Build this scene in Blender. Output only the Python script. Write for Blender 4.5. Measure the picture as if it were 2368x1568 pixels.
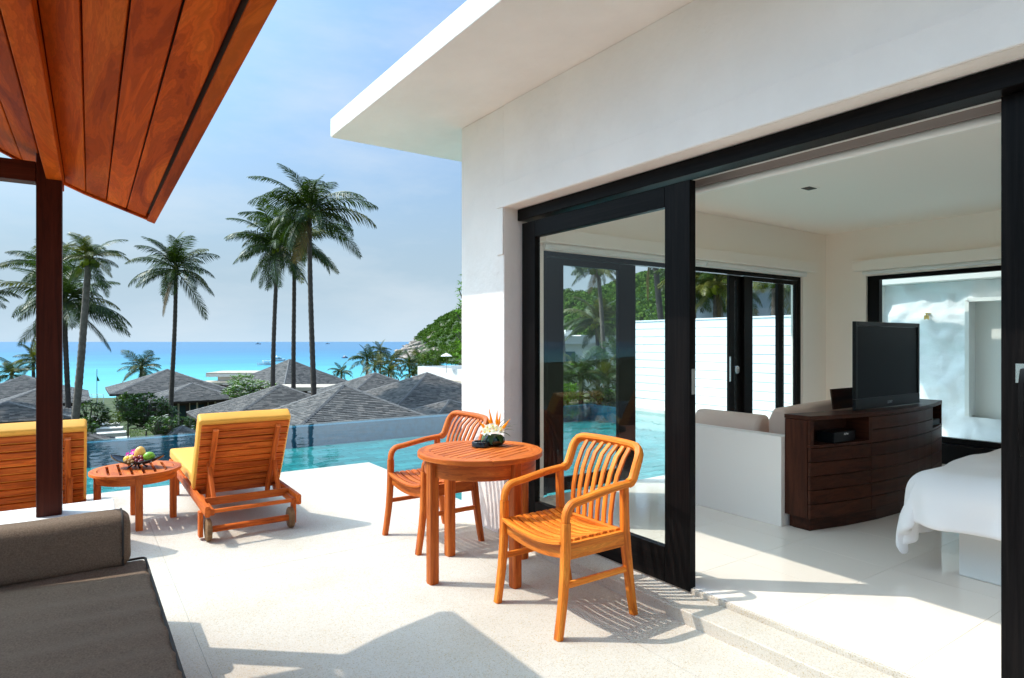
import bpy, bmesh, math, random
import numpy as np
from mathutils import Vector, Matrix, Euler, noise
random.seed(7); rng = np.random.default_rng(7)
S = bpy.context.scene
for o in list(bpy.data.objects): bpy.data.objects.remove(o)
R = math.radians
# ---------------------------------------------------------------- camera
TH = R(34.745)
cam = bpy.data.cameras.new('camera'); camo = bpy.data.objects.new('camera', cam); S.collection.objects.link(camo)
cam.sensor_width = 36; cam.lens = 36*1454/2367; cam.shift_y = 6/2367
cam.clip_start = .05; cam.clip_end = 60000
camo.location = (0, 0, 1.45); camo.rotation_euler = (R(90), 0, -TH)
S.camera = camo
# ---------------------------------------------------------------- sky, sun, exposure
EXPO = .93; HAZE = 1/(.15*2**EXPO)
SUN = Vector((-.585, .5, 1.0)).normalized()          # direction towards the sun
EL = math.asin(SUN.z)
W = bpy.data.worlds.new('World'); S.world = W; W.use_nodes = True
wn, wl = W.node_tree.nodes, W.node_tree.links
bg = wn['Background']
sky = wn.new('ShaderNodeTexSky'); sky.sky_type = 'NISHITA'; sky.sun_disc = False
sky.sun_elevation = EL; sky.sun_rotation = math.atan2(SUN.x, SUN.y)
sky.altitude = 0; sky.air_density = 1.0; sky.dust_density = 10; sky.ozone_density = 1.0
tc = wn.new('ShaderNodeTexCoord'); mp = wn.new('ShaderNodeMapping'); mp.inputs['Scale'].default_value = (1.6, 1.6, 5)
nz = wn.new('ShaderNodeTexNoise'); nz.inputs['Scale'].default_value = 1.7; nz.inputs['Detail'].default_value = 7; nz.inputs['Roughness'].default_value = .58
rp = wn.new('ShaderNodeValToRGB'); rp.color_ramp.elements[0].position = .44; rp.color_ramp.elements[1].position = .8
rp.color_ramp.elements[1].color = (.6, .6, .6, 1)
mx = wn.new('ShaderNodeMix'); mx.data_type = 'RGBA'
mx.inputs['B'].default_value = (.82*HAZE, .9*HAZE, .96*HAZE, 1)
wl.new(tc.outputs['Generated'], mp.inputs['Vector']); wl.new(mp.outputs['Vector'], nz.inputs['Vector'])
wl.new(nz.outputs['Fac'], rp.inputs['Fac']); wl.new(rp.outputs['Color'], mx.inputs['Factor'])
sx = wn.new('ShaderNodeSeparateXYZ'); wl.new(tc.outputs['Generated'], sx.inputs[0])
ti = wn.new('ShaderNodeMix'); ti.data_type = 'RGBA'; ti.blend_type = 'MULTIPLY'; ti.inputs['Factor'].default_value = 1; ti.inputs['B'].default_value = (.47, .765, 1.06, 1)
wl.new(sky.outputs['Color'], ti.inputs['A'])
fz = wn.new('ShaderNodeValToRGB'); fe = fz.color_ramp.elements; fe.new(.14); fe.new(.32)          # sea haze near the horizon, the same all round
for e_, (p_, v_) in zip(sorted(fe, key=lambda q: q.position), ((0, .97), (.14, .62), (.32, .2), (.7, .04))): e_.position = p_; e_.color = (v_, v_, v_, 1)
wl.new(sx.outputs['Z'], fz.inputs['Fac'])
mh = wn.new('ShaderNodeMix'); mh.data_type = 'RGBA'; mh.inputs['B'].default_value = tuple(v*HAZE for v in (.61, .79, .94))+(1,)
wl.new(fz.outputs['Color'], mh.inputs['Factor']); wl.new(ti.outputs['Result'], mh.inputs['A'])
wl.new(mh.outputs['Result'], mx.inputs['A']); wl.new(mx.outputs['Result'], bg.inputs['Color'])
bg.inputs['Strength'].default_value = .15
sl = bpy.data.lights.new('sun', 'SUN'); sl.energy = 2.05; sl.angle = R(.5); sl.color = (1, .945, .855)
so = bpy.data.objects.new('sun', sl); S.collection.objects.link(so)
so.rotation_euler = (-SUN).to_track_quat('-Z', 'Y').to_euler(); so.location = (-20, 20, 40)
S.view_settings.view_transform = 'Standard'; S.view_settings.look = 'None'
S.view_settings.gamma = 1; S.view_settings.use_curve_mapping = False; S.view_settings.exposure = EXPO
S.cycles.max_bounces = 16; S.cycles.diffuse_bounces = 12; S.cycles.glossy_bounces = 4
S.cycles.transparent_max_bounces = 24; S.cycles.transmission_bounces = 6
S.cycles.use_denoising = True
S.cycles.sample_clamp_indirect = 6

# ---------------------------------------------------------------- projection helpers (used to place things in the world)
FX, CX, HY = 1454., 1183.5, 790.
sT, cT = math.sin(TH), math.cos(TH)
def ray(px, py):
    u = (px-CX)/FX; v = (HY-py)/FX
    return Vector((sT+u*cT, cT-u*sT, v))
def at(px, py, d): return Vector((0, 0, 1.45)) + ray(px, py)*d          # point at depth d
def gz(px, py, z): r = ray(px, py); return Vector((0, 0, 1.45)) + r*((z-1.45)/r.z)

# ---------------------------------------------------------------- materials
M = {}
def new_mat(name):
    m = bpy.data.materials.new(name); m.use_nodes = True
    M[name] = m; return m, m.node_tree.nodes, m.node_tree.links, m.node_tree.nodes['Principled BSDF']
def N(n, t, **kw):
    x = n.new('ShaderNode'+t)
    for k, v in kw.items():
        if k in x.inputs: x.inputs[k].default_value = v
        else: setattr(x, k, v)
    return x
def ramp(n, stops):
    r = n.new('ShaderNodeValToRGB'); e = r.color_ramp.elements
    while len(e) < len(stops): e.new(.5)
    for i, (p, c) in enumerate(stops):
        e[i].position = p; e[i].color = (*c, 1) if len(c) == 3 else c
    return r
def bump(n, l, b, src, strength, dist):
    k = N(n, 'Bump', Strength=strength, Distance=dist); l.new(src, k.inputs['Height']); l.new(k.outputs['Normal'], b.inputs['Normal']); return k
def plain(name, col, rough=.5, spec=.5, metal=0, var=0, nscale=6, bmp=0, coat=0):
    m, n, l, b = new_mat(name)
    b.inputs['Base Color'].default_value = (*col, 1); b.inputs['Roughness'].default_value = rough
    b.inputs['Specular IOR Level'].default_value = spec; b.inputs['Metallic'].default_value = metal
    b.inputs['Coat Weight'].default_value = coat
    if var or bmp:
        t = N(n, 'TexCoord'); z = N(n, 'TexNoise', Scale=nscale, Detail=6, Roughness=.6); l.new(t.outputs['Object'], z.inputs['Vector'])
        if var:
            r = ramp(n, [(.3, tuple(c*(1-var) for c in col)), (.7, tuple(min(1, c*(1+var)) for c in col))])
            l.new(z.outputs['Fac'], r.inputs['Fac']); l.new(r.outputs['Color'], b.inputs['Base Color'])
        if bmp: bump(n, l, b, z.outputs['Fac'], bmp, .02)
    return m
def wood(name, c0, c1, c2, rough=.4, spec=.4, sx=2.2, sc=26, objvar=.25, dist=1.2, coat=0, fig=70):
    m, n, l, b = new_mat(name)
    a = N(n, 'Attribute', attribute_name='gr'); oi = N(n, 'ObjectInfo')
    mp = N(n, 'Mapping'); mp.inputs['Scale'].default_value = (sx, sc, sc); l.new(a.outputs['Vector'], mp.inputs['Vector'])
    z = N(n, 'TexNoise', Scale=1, Detail=7, Roughness=.62, Distortion=dist); l.new(mp.outputs['Vector'], z.inputs['Vector'])
    m2 = N(n, 'Mapping'); m2.inputs['Scale'].default_value = (sx*3, sc*7, sc*7); l.new(a.outputs['Vector'], m2.inputs['Vector'])
    z2 = N(n, 'TexNoise', Scale=1, Detail=4, Roughness=.6); l.new(m2.outputs['Vector'], z2.inputs['Vector'])
    r = ramp(n, [(.28, c0), (.5, c1), (.74, c2)]); l.new(z.outputs['Fac'], r.inputs['Fac'])
    fq = N(n, 'Math', operation='MULTIPLY'); fq.inputs[1].default_value = fig; l.new(z.outputs['Fac'], fq.inputs[0])
    sn = N(n, 'Math', operation='SINE'); l.new(fq.outputs[0], sn.inputs[0])
    fm = N(n, 'Math', operation='MULTIPLY_ADD'); fm.inputs[1].default_value = .11; fm.inputs[2].default_value = .97; l.new(sn.outputs[0], fm.inputs[0])
    h = N(n, 'HueSaturation'); l.new(r.outputs['Color'], h.inputs['Color'])
    ma = N(n, 'Math', operation='MULTIPLY_ADD'); ma.inputs[1].default_value = objvar; ma.inputs[2].default_value = 1-objvar*.5
    l.new(oi.outputs['Random'], ma.inputs[0])
    mb = N(n, 'Math', operation='MULTIPLY_ADD'); mb.inputs[1].default_value = .35; mb.inputs[2].default_value = .82
    l.new(z2.outputs['Fac'], mb.inputs[0]); mc = N(n, 'Math', operation='MULTIPLY'); l.new(ma.outputs[0], mc.inputs[0]); l.new(mb.outputs[0], mc.inputs[1])
    md = N(n, 'Math', operation='MULTIPLY'); l.new(mc.outputs[0], md.inputs[0]); l.new(fm.outputs[0], md.inputs[1]); l.new(md.outputs[0], h.inputs['Value']); l.new(h.outputs['Color'], b.inputs['Base Color'])
    b.inputs['Roughness'].default_value = rough; b.inputs['Specular IOR Level'].default_value = spec; b.inputs['Coat Weight'].default_value = coat
    bump(n, l, b, z2.outputs['Fac'], .12, .004)
    return m
wood('teak_light', (.4, .075, .006), (.78, .2, .014), (.9, .35, .045), rough=.52, spec=.3)
wood('teak_red', (.25, .04, .005), (.54, .115, .013), (.68, .2, .03), rough=.52, spec=.3)
wood('teak_weathered', (.2, .03, .005), (.57, .11, .012), (.7, .19, .028), rough=.52, objvar=.35, spec=.22)
wood('wheel_wood', (.12, .06, .025), (.22, .12, .05), (.3, .17, .08), rough=.7)
wood('ceiling_wood', (.17, .016, .002), (.46, .066, .005), (.62, .125, .012), rough=.5, sx=.8, sc=8, dist=1.1, objvar=.5, spec=.03, fig=95)
wood('post_wood', (.03, .0045, .002), (.075, .011, .004), (.1, .018, .007), rough=.4, sx=1.2, sc=30, spec=.16)
wood('espresso', (.003, .0025, .0025), (.006, .005, .005), (.012, .009, .008), rough=.35, sx=1.5, sc=40, objvar=.2, spec=.07)
wood('cabinet_wood', (.024, .007, .004), (.06, .018, .009), (.095, .03, .016), rough=.35, sx=1.2, sc=22, objvar=.3, spec=.16)
plain('black_frame', (.006, .0052, .005), rough=.3, spec=.1)
plain('steel', (.6, .6, .6), rough=.25, metal=1)
plain('tv_black', (.008, .009, .01), rough=.3, spec=.2); plain('tv_screen', (.005, .006, .008), rough=.3, spec=.08)
plain('fabric_taupe', (.20, .142, .10), rough=.95, spec=.1, var=.3, nscale=170, bmp=.3)
plain('piping', (.05, .042, .036), rough=.9)
plain('cushion_yellow', (.84, .40, .06), rough=.55, spec=.3, var=.06, nscale=7, bmp=.05)
plain('linen_white', (.9, .86, .84), rough=.9, spec=.1, bmp=.2, nscale=5)
plain('sofa_pink', (.78, .59, .48), rough=.9, spec=.1)
plain('blind_white', (.8, .8, .78), rough=.5); plain('blind_taupe', (.36, .3, .28), rough=.8)
plain('interior_white', (.955, .875, .795), rough=.75, spec=.2)
plain('render_white', (.8, .79, .76), rough=.85, spec=.15)
plain('far_white', (.75, .74, .7), rough=.8); plain('far_tan', (.55, .46, .36), rough=.8, var=.15, nscale=.5)
plain('far_glass', (.02, .05, .06), rough=.1); plain('dark_wall', (.05, .03, .022), rough=.8, var=.4, nscale=1.5)
plain('stone_white', (.66, .62, .55), rough=.8, var=.1, nscale=3)
plain('boat_white', (.88, .89, .9), rough=.3); plain('boat_blue', (.03, .06, .2), rough=.3); plain('boat_red', (.4, .08, .03), rough=.5)
plain('boat_grey', (.3, .36, .42), rough=.5); plain('flag_green', (.01, .12, .07), rough=.8)
plain('rock', (.36, .29, .24), rough=.9, var=.35, nscale=.08, bmp=.6)
plain('bowl_black', (.008, .009, .012), rough=.18, spec=.6); plain('vase_green', (.006, .03, .022), rough=.12, spec=.7, var=.5, nscale=30)
plain('mango', (.85, .5, .13), rough=.45); plain('mango_green', (.2, .45, .03), rough=.35, var=.15, nscale=12)
plain('grape', (.22, .02, .03), rough=.2, spec=.6); plain('longan', (.42, .22, .07), rough=.6); plain('banana', (.8, .55, .03), rough=.5)
plain('orchid', (.6, .02, .42), rough=.6); plain('petal_yellow', (.85, .65, .05), rough=.6)
plain('brass', (.6, .42, .12), rough=.35, metal=1); plain('gate_lamp', (.3, .3, .3), rough=.5)
plain('pool_joint', (.06, .2, .2), rough=.6)

def leafmat(name, c0, c1, trans=.35, rough=.45, spec=.35):
    m, n, l, b = new_mat(name)
    g = N(n, 'NewGeometry'); oi = N(n, 'ObjectInfo')
    ad = N(n, 'Math', operation='ADD'); l.new(g.outputs['Random Per Island'], ad.inputs[0]); l.new(oi.outputs['Random'], ad.inputs[1])
    fr = N(n, 'Math', operation='FRACT'); l.new(ad.outputs[0], fr.inputs[0])
    r = ramp(n, [(0, c0), (1, c1)]); l.new(fr.outputs[0], r.inputs['Fac'])
    l.new(r.outputs['Color'], b.inputs['Base Color']); b.inputs['Roughness'].default_value = rough; b.inputs['Specular IOR Level'].default_value = spec
    t = N(n, 'BsdfTranslucent'); mul = N(n, 'Mix', data_type='RGBA', blend_type='MULTIPLY'); mul.inputs['Factor'].default_value = 1
    mul.inputs['B'].default_value = (1.5, 1.6, .5, 1); l.new(r.outputs['Color'], mul.inputs['A']); l.new(mul.outputs['Result'], t.inputs['Color'])
    s = N(n, 'MixShader'); s.inputs[0].default_value = trans
    l.new(b.outputs[0], s.inputs[1]); l.new(t.outputs[0], s.inputs[2]); l.new(s.outputs[0], n['Material Output'].inputs['Surface'])
    return m
leafmat('palm_leaf', (.011, .03, .004), (.062, .1, .013), trans=.2)
leafmat('palm_leaf_gold', (.06, .075, .01), (.15, .14, .02), trans=.22)
leafmat('palm_leaf_dry', (.13, .08, .03), (.22, .14, .05), trans=.2)
leafmat('leaf_dark', (.014, .045, .005), (.075, .15, .014), rough=.35, spec=.5)
leafmat('leaf_lime', (.13, .2, .012), (.3, .34, .02))
leafmat('leaf_bright', (.06, .16, .01), (.14, .27, .02))
leafmat('hill_leaf', (.026, .07, .008), (.1, .17, .02), trans=.2, rough=.7, spec=.1)
leafmat('grass_blade', (.05, .12, .01), (.12, .2, .02))
leafmat('petal_white', (.8, .8, .7), (.88, .88, .8), trans=.35, rough=.6)
leafmat('bract_orange', (.85, .34, .006), (.95, .46, .012), trans=.45)
plain('trunk', (.16, .13, .105), rough=.9, var=.35, nscale=7, bmp=.5)
plain('trunk_dark', (.085, .068, .055), rough=.9, var=.35, nscale=7, bmp=.5)
plain('branch', (.13, .1, .075), rough=.9, var=.3, nscale=9)
plain('petal_far', (.8, .8, .68), rough=.7)

def shingle_mat():
    m, n, l, b = new_mat('shingle')
    g = N(n, 'NewGeometry'); oi = N(n, 'ObjectInfo')
    ad = N(n, 'Math', operation='ADD'); l.new(g.outputs['Random Per Island'], ad.inputs[0]); l.new(oi.outputs['Random'], ad.inputs[1])
    fr = N(n, 'Math', operation='FRACT'); l.new(ad.outputs[0], fr.inputs[0])
    r = ramp(n, [(0, (.08, .077, .075)), (.35, (.125, .12, .115)), (.7, (.16, .152, .143)), (1, (.21, .19, .172))]); l.new(fr.outputs[0], r.inputs['Fac'])
    t = N(n, 'TexCoord'); z = N(n, 'TexNoise', Scale=55, Detail=3); l.new(g.outputs['Position'], z.inputs['Vector'])
    mu = N(n, 'Mix', data_type='RGBA', blend_type='MULTIPLY'); mu.inputs['Factor'].default_value = .6
    r2 = ramp(n, [(.3, (.55, .55, .55)), (.7, (1.3, 1.3, 1.3))]); l.new(z.outputs['Fac'], r2.inputs['Fac'])
    l.new(r.outputs['Color'], mu.inputs['A']); l.new(r2.outputs['Color'], mu.inputs['B']); l.new(mu.outputs['Result'], b.inputs['Base Color'])
    b.inputs['Roughness'].default_value = .9; b.inputs['Specular IOR Level'].default_value = .2
shingle_mat(); plain('shingle_base', (.12, .118, .115), rough=.9, var=.25, nscale=3); plain('shingle_cap', (.17, .163, .157), rough=.9, var=.25, nscale=9)

def stucco(name, col, fine=.25, coarse=.25, cscale=1.2):
    m, n, l, b = new_mat(name)
    t = N(n, 'TexCoord'); z = N(n, 'TexNoise', Scale=cscale, Detail=5, Roughness=.55); z2 = N(n, 'TexNoise', Scale=60, Detail=4)
    l.new(t.outputs['Object'], z.inputs['Vector']); l.new(t.outputs['Object'], z2.inputs['Vector'])
    r = ramp(n, [(.3, tuple(c*.93 for c in col)), (.65, col)]); l.new(z.outputs['Fac'], r.inputs['Fac']); l.new(r.outputs['Color'], b.inputs['Base Color'])
    k = N(n, 'Bump', Strength=fine, Distance=.004); l.new(z2.outputs['Fac'], k.inputs['Height'])
    k2 = N(n, 'Bump', Strength=coarse, Distance=.08); l.new(z.outputs['Fac'], k2.inputs['Height']); l.new(k2.outputs['Normal'], k.inputs['Normal'])
    l.new(k.outputs['Normal'], b.inputs['Normal']); b.inputs['Roughness'].default_value = .88; b.inputs['Specular IOR Level'].default_value = .15
stucco('stucco', (.89, .815, .765), coarse=.5, cscale=2); stucco('lumpy_stucco', (.8, .82, .83), coarse=.35, cscale=2.5)

def terrazzo(name, base):
    m, n, l, b = new_mat(name)
    g = N(n, 'NewGeometry'); oi = N(n, 'ObjectInfo')
    v = N(n, 'TexVoronoi', Scale=230); l.new(g.outputs['Position'], v.inputs['Vector'])
    sep = N(n, 'SeparateColor'); l.new(v.outputs['Color'], sep.inputs[0])
    r = ramp(n, [(0, (.52, .41, .27)), (.06, (.56, .46, .33)), (.1, tuple(c*.93 for c in base)), (.5, base), (.9, tuple(min(.88, c*1.06) for c in base)), (.955, (.44, .37, .29)), (1, (.3, .25, .2))])
    r.color_ramp.interpolation = 'CONSTANT'; l.new(sep.outputs[0], r.inputs['Fac'])
    z = N(n, 'TexNoise', Scale=1.3, Detail=6, Roughness=.6); l.new(g.outputs['Position'], z.inputs['Vector'])
    r2 = ramp(n, [(.3, (.86, .825, .775)), (.46, (.95, .93, .9)), (.64, (1, 1, 1))]); l.new(z.outputs['Fac'], r2.inputs['Fac'])
    mu = N(n, 'Mix', data_type='RGBA', blend_type='MULTIPLY'); mu.inputs['Factor'].default_value = 1
    l.new(r.outputs['Color'], mu.inputs['A']); l.new(r2.outputs['Color'], mu.inputs['B'])
    l.new(mu.outputs['Result'], b.inputs['Base Color']); b.inputs['Roughness'].default_value = .75; b.inputs['Specular IOR Level'].default_value = .25
    bump(n, l, b, v.outputs['Distance'], .25, .003)
terrazzo('terrazzo', (.605, .55, .485))
plain('joint', (.56, .53, .49), rough=.9); plain('deck_body', (.5, .47, .43), rough=.9)

m, n, l, b = new_mat('floor_tile')
oi = N(n, 'ObjectInfo'); r = ramp(n, [(0, (.885, .775, .675)), (1, (.90, .795, .70))]); l.new(oi.outputs['Random'], r.inputs['Fac'])
l.new(r.outputs['Color'], b.inputs['Base Color']); b.inputs['Roughness'].default_value = .07; b.inputs['Specular IOR Level'].default_value = .5

m, n, l, b = new_mat('pool_tile')
g = N(n, 'NewGeometry'); oi = N(n, 'ObjectInfo'); ad = N(n, 'Math', operation='ADD'); fr = N(n, 'Math', operation='FRACT')
l.new(g.outputs['Random Per Island'], ad.inputs[0]); l.new(oi.outputs['Random'], ad.inputs[1]); l.new(ad.outputs[0], fr.inputs[0])
r = ramp(n, [(0, (.022, .13, .12)), (.1, (.035, .2, .19)), (.5, (.047, .25, .245)), (1, (.07, .31, .3))]); l.new(fr.outputs[0], r.inputs['Fac'])
z = N(n, 'TexNoise', Scale=14, Detail=5); l.new(g.outputs['Position'], z.inputs['Vector']); r2 = ramp(n, [(.3, (.8, .85, .85)), (.7, (1.15, 1.1, 1.1))]); l.new(z.outputs['Fac'], r2.inputs['Fac'])
mu = N(n, 'Mix', data_type='RGBA', blend_type='MULTIPLY'); mu.inputs['Factor'].default_value = 1; l.new(r.outputs['Color'], mu.inputs['A']); l.new(r2.outputs['Color'], mu.inputs['B'])
l.new(mu.outputs['Result'], b.inputs['Base Color']); b.inputs['Roughness'].default_value = .5

plain('pool_tile_shaded', (.012, .12, .21), rough=.5, var=.3, nscale=9)  # weir wall tile: its shade and the blue sky reflection put into the colour
def clearmat(name, tint, ior, rough=0, wave=None):
    m, n, l, b = new_mat(name); n.remove(b)
    f = N(n, 'Fresnel', IOR=ior); t = N(n, 'BsdfTransparent'); t.inputs['Color'].default_value = (*tint, 1)
    gl = N(n, 'BsdfGlossy', Roughness=rough); s = N(n, 'MixShader')
    gb = N(n, 'NewGeometry'); iv = N(n, 'Math', operation='SUBTRACT'); iv.inputs[0].default_value = 1; l.new(gb.outputs['Backfacing'], iv.inputs[1])
    mf = N(n, 'Math', operation='MULTIPLY'); l.new(f.outputs[0], mf.inputs[0]); l.new(iv.outputs[0], mf.inputs[1])
    l.new(mf.outputs[0], s.inputs[0]); l.new(t.outputs[0], s.inputs[1]); l.new(gl.outputs[0], s.inputs[2]); l.new(s.outputs[0], n['Material Output'].inputs['Surface'])
    if wave:
        g = N(n, 'NewGeometry'); mp = N(n, 'Mapping'); mp.inputs['Scale'].default_value = (1, 1.6, 1); mp.inputs['Rotation'].default_value = (0, 0, .5)
        z = N(n, 'TexNoise', Scale=wave[0], Detail=3, Roughness=.5); l.new(g.outputs['Position'], mp.inputs['Vector']); l.new(mp.outputs['Vector'], z.inputs['Vector'])
        k = N(n, 'Bump', Strength=wave[1], Distance=wave[2]); l.new(z.outputs['Fac'], k.inputs['Height'])
        l.new(k.outputs['Normal'], f.inputs['Normal']); l.new(k.outputs['Normal'], gl.inputs['Normal'])
clearmat('glass', (.955, .975, .97), 1.42)
clearmat('pool_water', (.62, .93, .94), 1.33, wave=(1.6, .11, .05))

# sea: real shallow sand -> turquoise -> deep blue with distance from the shore
m, n, l, b = new_mat('sea_water')
g = N(n, 'NewGeometry'); dp = N(n, 'VectorMath', operation='DOT_PRODUCT'); dp.inputs[1].default_value = (sT-.18*cT, cT+.18*sT, 0)
l.new(g.outputs['Position'], dp.inputs[0])
zz = N(n, 'TexNoise', Scale=.006, Detail=5, Roughness=.6); l.new(g.outputs['Position'], zz.inputs['Vector'])
ms = N(n, 'Mapping'); ms.inputs['Scale'].default_value = (.0035, .03, 1); ms.inputs['Rotation'].default_value = (0, 0, TH); l.new(g.outputs['Position'], ms.inputs['Vector'])
z4 = N(n, 'TexNoise', Scale=1, Detail=6, Roughness=.65); l.new(ms.outputs['Vector'], z4.inputs['Vector'])
zc = N(n, 'Math', operation='ADD'); l.new(zz.outputs['Fac'], zc.inputs[0]); l.new(z4.outputs['Fac'], zc.inputs[1])
ma = N(n, 'Math', operation='MULTIPLY_ADD'); ma.inputs[1].default_value = .95; ma.inputs[2].default_value = .05; l.new(zc.outputs[0], ma.inputs[0])
mm = N(n, 'Math', operation='MULTIPLY'); l.new(dp.outputs['Value'], mm.inputs[0]); l.new(ma.outputs[0], mm.inputs[1])
mr = N(n, 'MapRange'); mr.inputs['From Min'].default_value = 100; mr.inputs['From Max'].default_value = 1500; l.new(mm.outputs[0], mr.inputs['Value'])
pw = N(n, 'Math', operation='POWER'); pw.inputs[1].default_value = .5; l.new(mr.outputs[0], pw.inputs[0])
r = ramp(n, [(0, (.26, .56, .52)), (.22, (.14, .5, .52)), (.36, (.075, .41, .49)), (.5, (.055, .27, .39)), (.74, (.055, .19, .33)), (1, (.07, .19, .32))]); l.new(pw.outputs[0], r.inputs['Fac'])
l.new(r.outputs['Color'], b.inputs['Base Color']); b.inputs['Roughness'].default_value = .38; b.inputs['Specular IOR Level'].default_value = .22
mp = N(n, 'Mapping'); mp.inputs['Scale'].default_value = (.1, .32, 1); mp.inputs['Rotation'].default_value = (0, 0, TH); l.new(g.outputs['Position'], mp.inputs['Vector'])
z = N(n, 'TexNoise', Scale=1.2, Detail=6, Roughness=.6); l.new(mp.outputs['Vector'], z.inputs['Vector']); bump(n, l, b, z.outputs['Fac'], .35, .6)
# ground
m, n, l, b = new_mat('ground_soil')
g = N(n, 'NewGeometry'); z = N(n, 'TexNoise', Scale=.6, Detail=8); l.new(g.outputs['Position'], z.inputs['Vector'])
r = ramp(n, [(.3, (.025, .04, .01)), (.55, (.06, .085, .02)), (.75, (.16, .13, .08))]); l.new(z.outputs['Fac'], r.inputs['Fac']); l.new(r.outputs['Color'], b.inputs['Base Color'])
b.inputs['Roughness'].default_value = .95
m, n, l, b = new_mat('hill_soil')
g = N(n, 'NewGeometry'); z = N(n, 'TexNoise', Scale=.05, Detail=8); l.new(g.outputs['Position'], z.inputs['Vector'])
r = ramp(n, [(.35, (.03, .05, .012)), (.55, (.05, .075, .02)), (.7, (.2, .15, .11))]); l.new(z.outputs['Fac'], r.inputs['Fac']); l.new(r.outputs['Color'], b.inputs['Base Color'])
b.inputs['Roughness'].default_value = .95

# ---------------------------------------------------------------- mesh helpers
C = S.collection
class MB:
    """collects vertices and faces; 'gr' is a grain coordinate (along, across, across) stored per vertex"""
    def __init__(s): s.v = []; s.f = []; s.g = []
    def add(s, vs, fs, gr=None):
        o = len(s.v); s.v += [tuple(p) for p in vs]; s.f += [tuple(i+o for i in f) for f in fs]
        s.g += [tuple(p) for p in (gr if gr is not None else vs)]
        return s
    def box(s, x0, x1, y0, y1, z0, z1, T=None):
        d = [x1-x0, y1-y0, z1-z0]; ax = max(range(3), key=lambda i: d[i]); od = [ax, (ax+1) % 3, (ax+2) % 3]
        p = [Vector((x, y, z)) for z in (z0, z1) for y in (y0, y1) for x in (x0, x1)]
        r = [random.uniform(0, 40) for _ in range(3)]
        g = [tuple(q[od[i]]+r[i] for i in range(3)) for q in p]
        if T is not None: p = [T @ q for q in p]
        return s.add(p, [(0, 2, 3, 1), (4, 5, 7, 6), (0, 1, 5, 4), (1, 3, 7, 5), (3, 2, 6, 7), (2, 0, 4, 6)], g)
    def sweep(s, pts, w, h, up=(0, 0, 1), ch=.18, closed=False, T=None):
        """rounded bar: w across the side direction, h along up; w/h may be lists"""
        pts = [Vector(p) for p in pts]; n = len(pts); up = Vector(up)
        ws = w if isinstance(w, (list, tuple)) else [w]*n; hs = h if isinstance(h, (list, tuple)) else [h]*n
        c = 1-ch*2; prof = [(-c, -1), (c, -1), (1, -c), (1, c), (c, 1), (-c, 1), (-1, c), (-1, -c)]
        vs, gs, L = [], [], 0; r = [random.uniform(0, 40) for _ in range(3)]
        for i, p in enumerate(pts):
            a = pts[i-1] if (i or closed) else p; b_ = pts[(i+1) % n] if (i < n-1 or closed) else p
            t = (b_-a).normalized(); sd = t.cross(up)
            sd = sd.normalized() if sd.length > 1e-4 else Vector((1, 0, 0)); u2 = sd.cross(t)
            if i: L += (p-pts[i-1]).length
            for (q, e) in prof:
                vs.append(p+sd*(q*ws[i]/2)+u2*(e*hs[i]/2)); gs.append((L+r[0], q*ws[i]/2+r[1], e*hs[i]/2+r[2]))
        fs = []
        for i in range(n if closed else n-1):
            j = (i+1) % n
            for k in range(8): fs.append((i*8+k, i*8+(k+1) % 8, j*8+(k+1) % 8, j*8+k))
        if not closed: fs += [tuple(range(7, -1, -1)), tuple((n-1)*8+k for k in range(8))]
        if T is not None: vs = [T @ q for q in vs]
        return s.add(vs, fs, gs)
    def tube(s, pts, rad, n=8, T=None, cap=True):
        pts = [Vector(p) for p in pts]; m = len(pts); rs = rad if isinstance(rad, (list, tuple)) else [rad]*m
        vs, gs, L = [], [], 0; r0 = random.uniform(0, 40)
        up = Vector((0, 0, 1)) if abs((pts[-1]-pts[0]).normalized().z) < .9 else Vector((1, 0, 0))
        for i, p in enumerate(pts):
            t = (pts[min(i+1, m-1)]-pts[max(i-1, 0)]).normalized(); sd = t.cross(up).normalized(); u2 = sd.cross(t)
            if i: L += (p-pts[i-1]).length
            for k in range(n):
                a = 2*math.pi*k/n; q = sd*math.cos(a)*rs[i]+u2*math.sin(a)*rs[i]
                vs.append(p+q); gs.append((L+r0, math.cos(a)*rs[i], math.sin(a)*rs[i]+r0))
        fs = [(i*n+k, i*n+(k+1) % n, (i+1)*n+(k+1) % n, (i+1)*n+k) for i in range(m-1) for k in range(n)]
        if cap: fs += [tuple(range(n-1, -1, -1)), tuple((m-1)*n+k for k in range(n))]
        if T is not None: vs = [T @ q for q in vs]
        return s.add(vs, fs, gs)
    def lathe(s, prof, n=24, c=(0, 0, 0), sx=1, sy=1, T=None):
        vs = [Vector((c[0]+r*math.cos(2*math.pi*k/n)*sx, c[1]+r*math.sin(2*math.pi*k/n)*sy, c[2]+z)) for r, z in prof for k in range(n)]
        fs = [(i*n+k, i*n+(k+1) % n, (i+1)*n+(k+1) % n, (i+1)*n+k) for i in range(len(prof)-1) for k in range(n)]
        if prof[0][0] > 1e-5: fs.append(tuple(range(n-1, -1, -1)))
        if prof[-1][0] > 1e-5: fs.append(tuple((len(prof)-1)*n+k for k in range(n)))
        if T is not None: vs = [T @ q for q in vs]
        return s.add(vs, fs)
    def ball(s, c, r, n=12, m=8, sx=1, sy=1, sz=1, T=None):
        return s.lathe([(r*math.sin(math.pi*i/m), -r*math.cos(math.pi*i/m)*sz) for i in range(m+1)], n, c, sx, sy, T)
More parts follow.
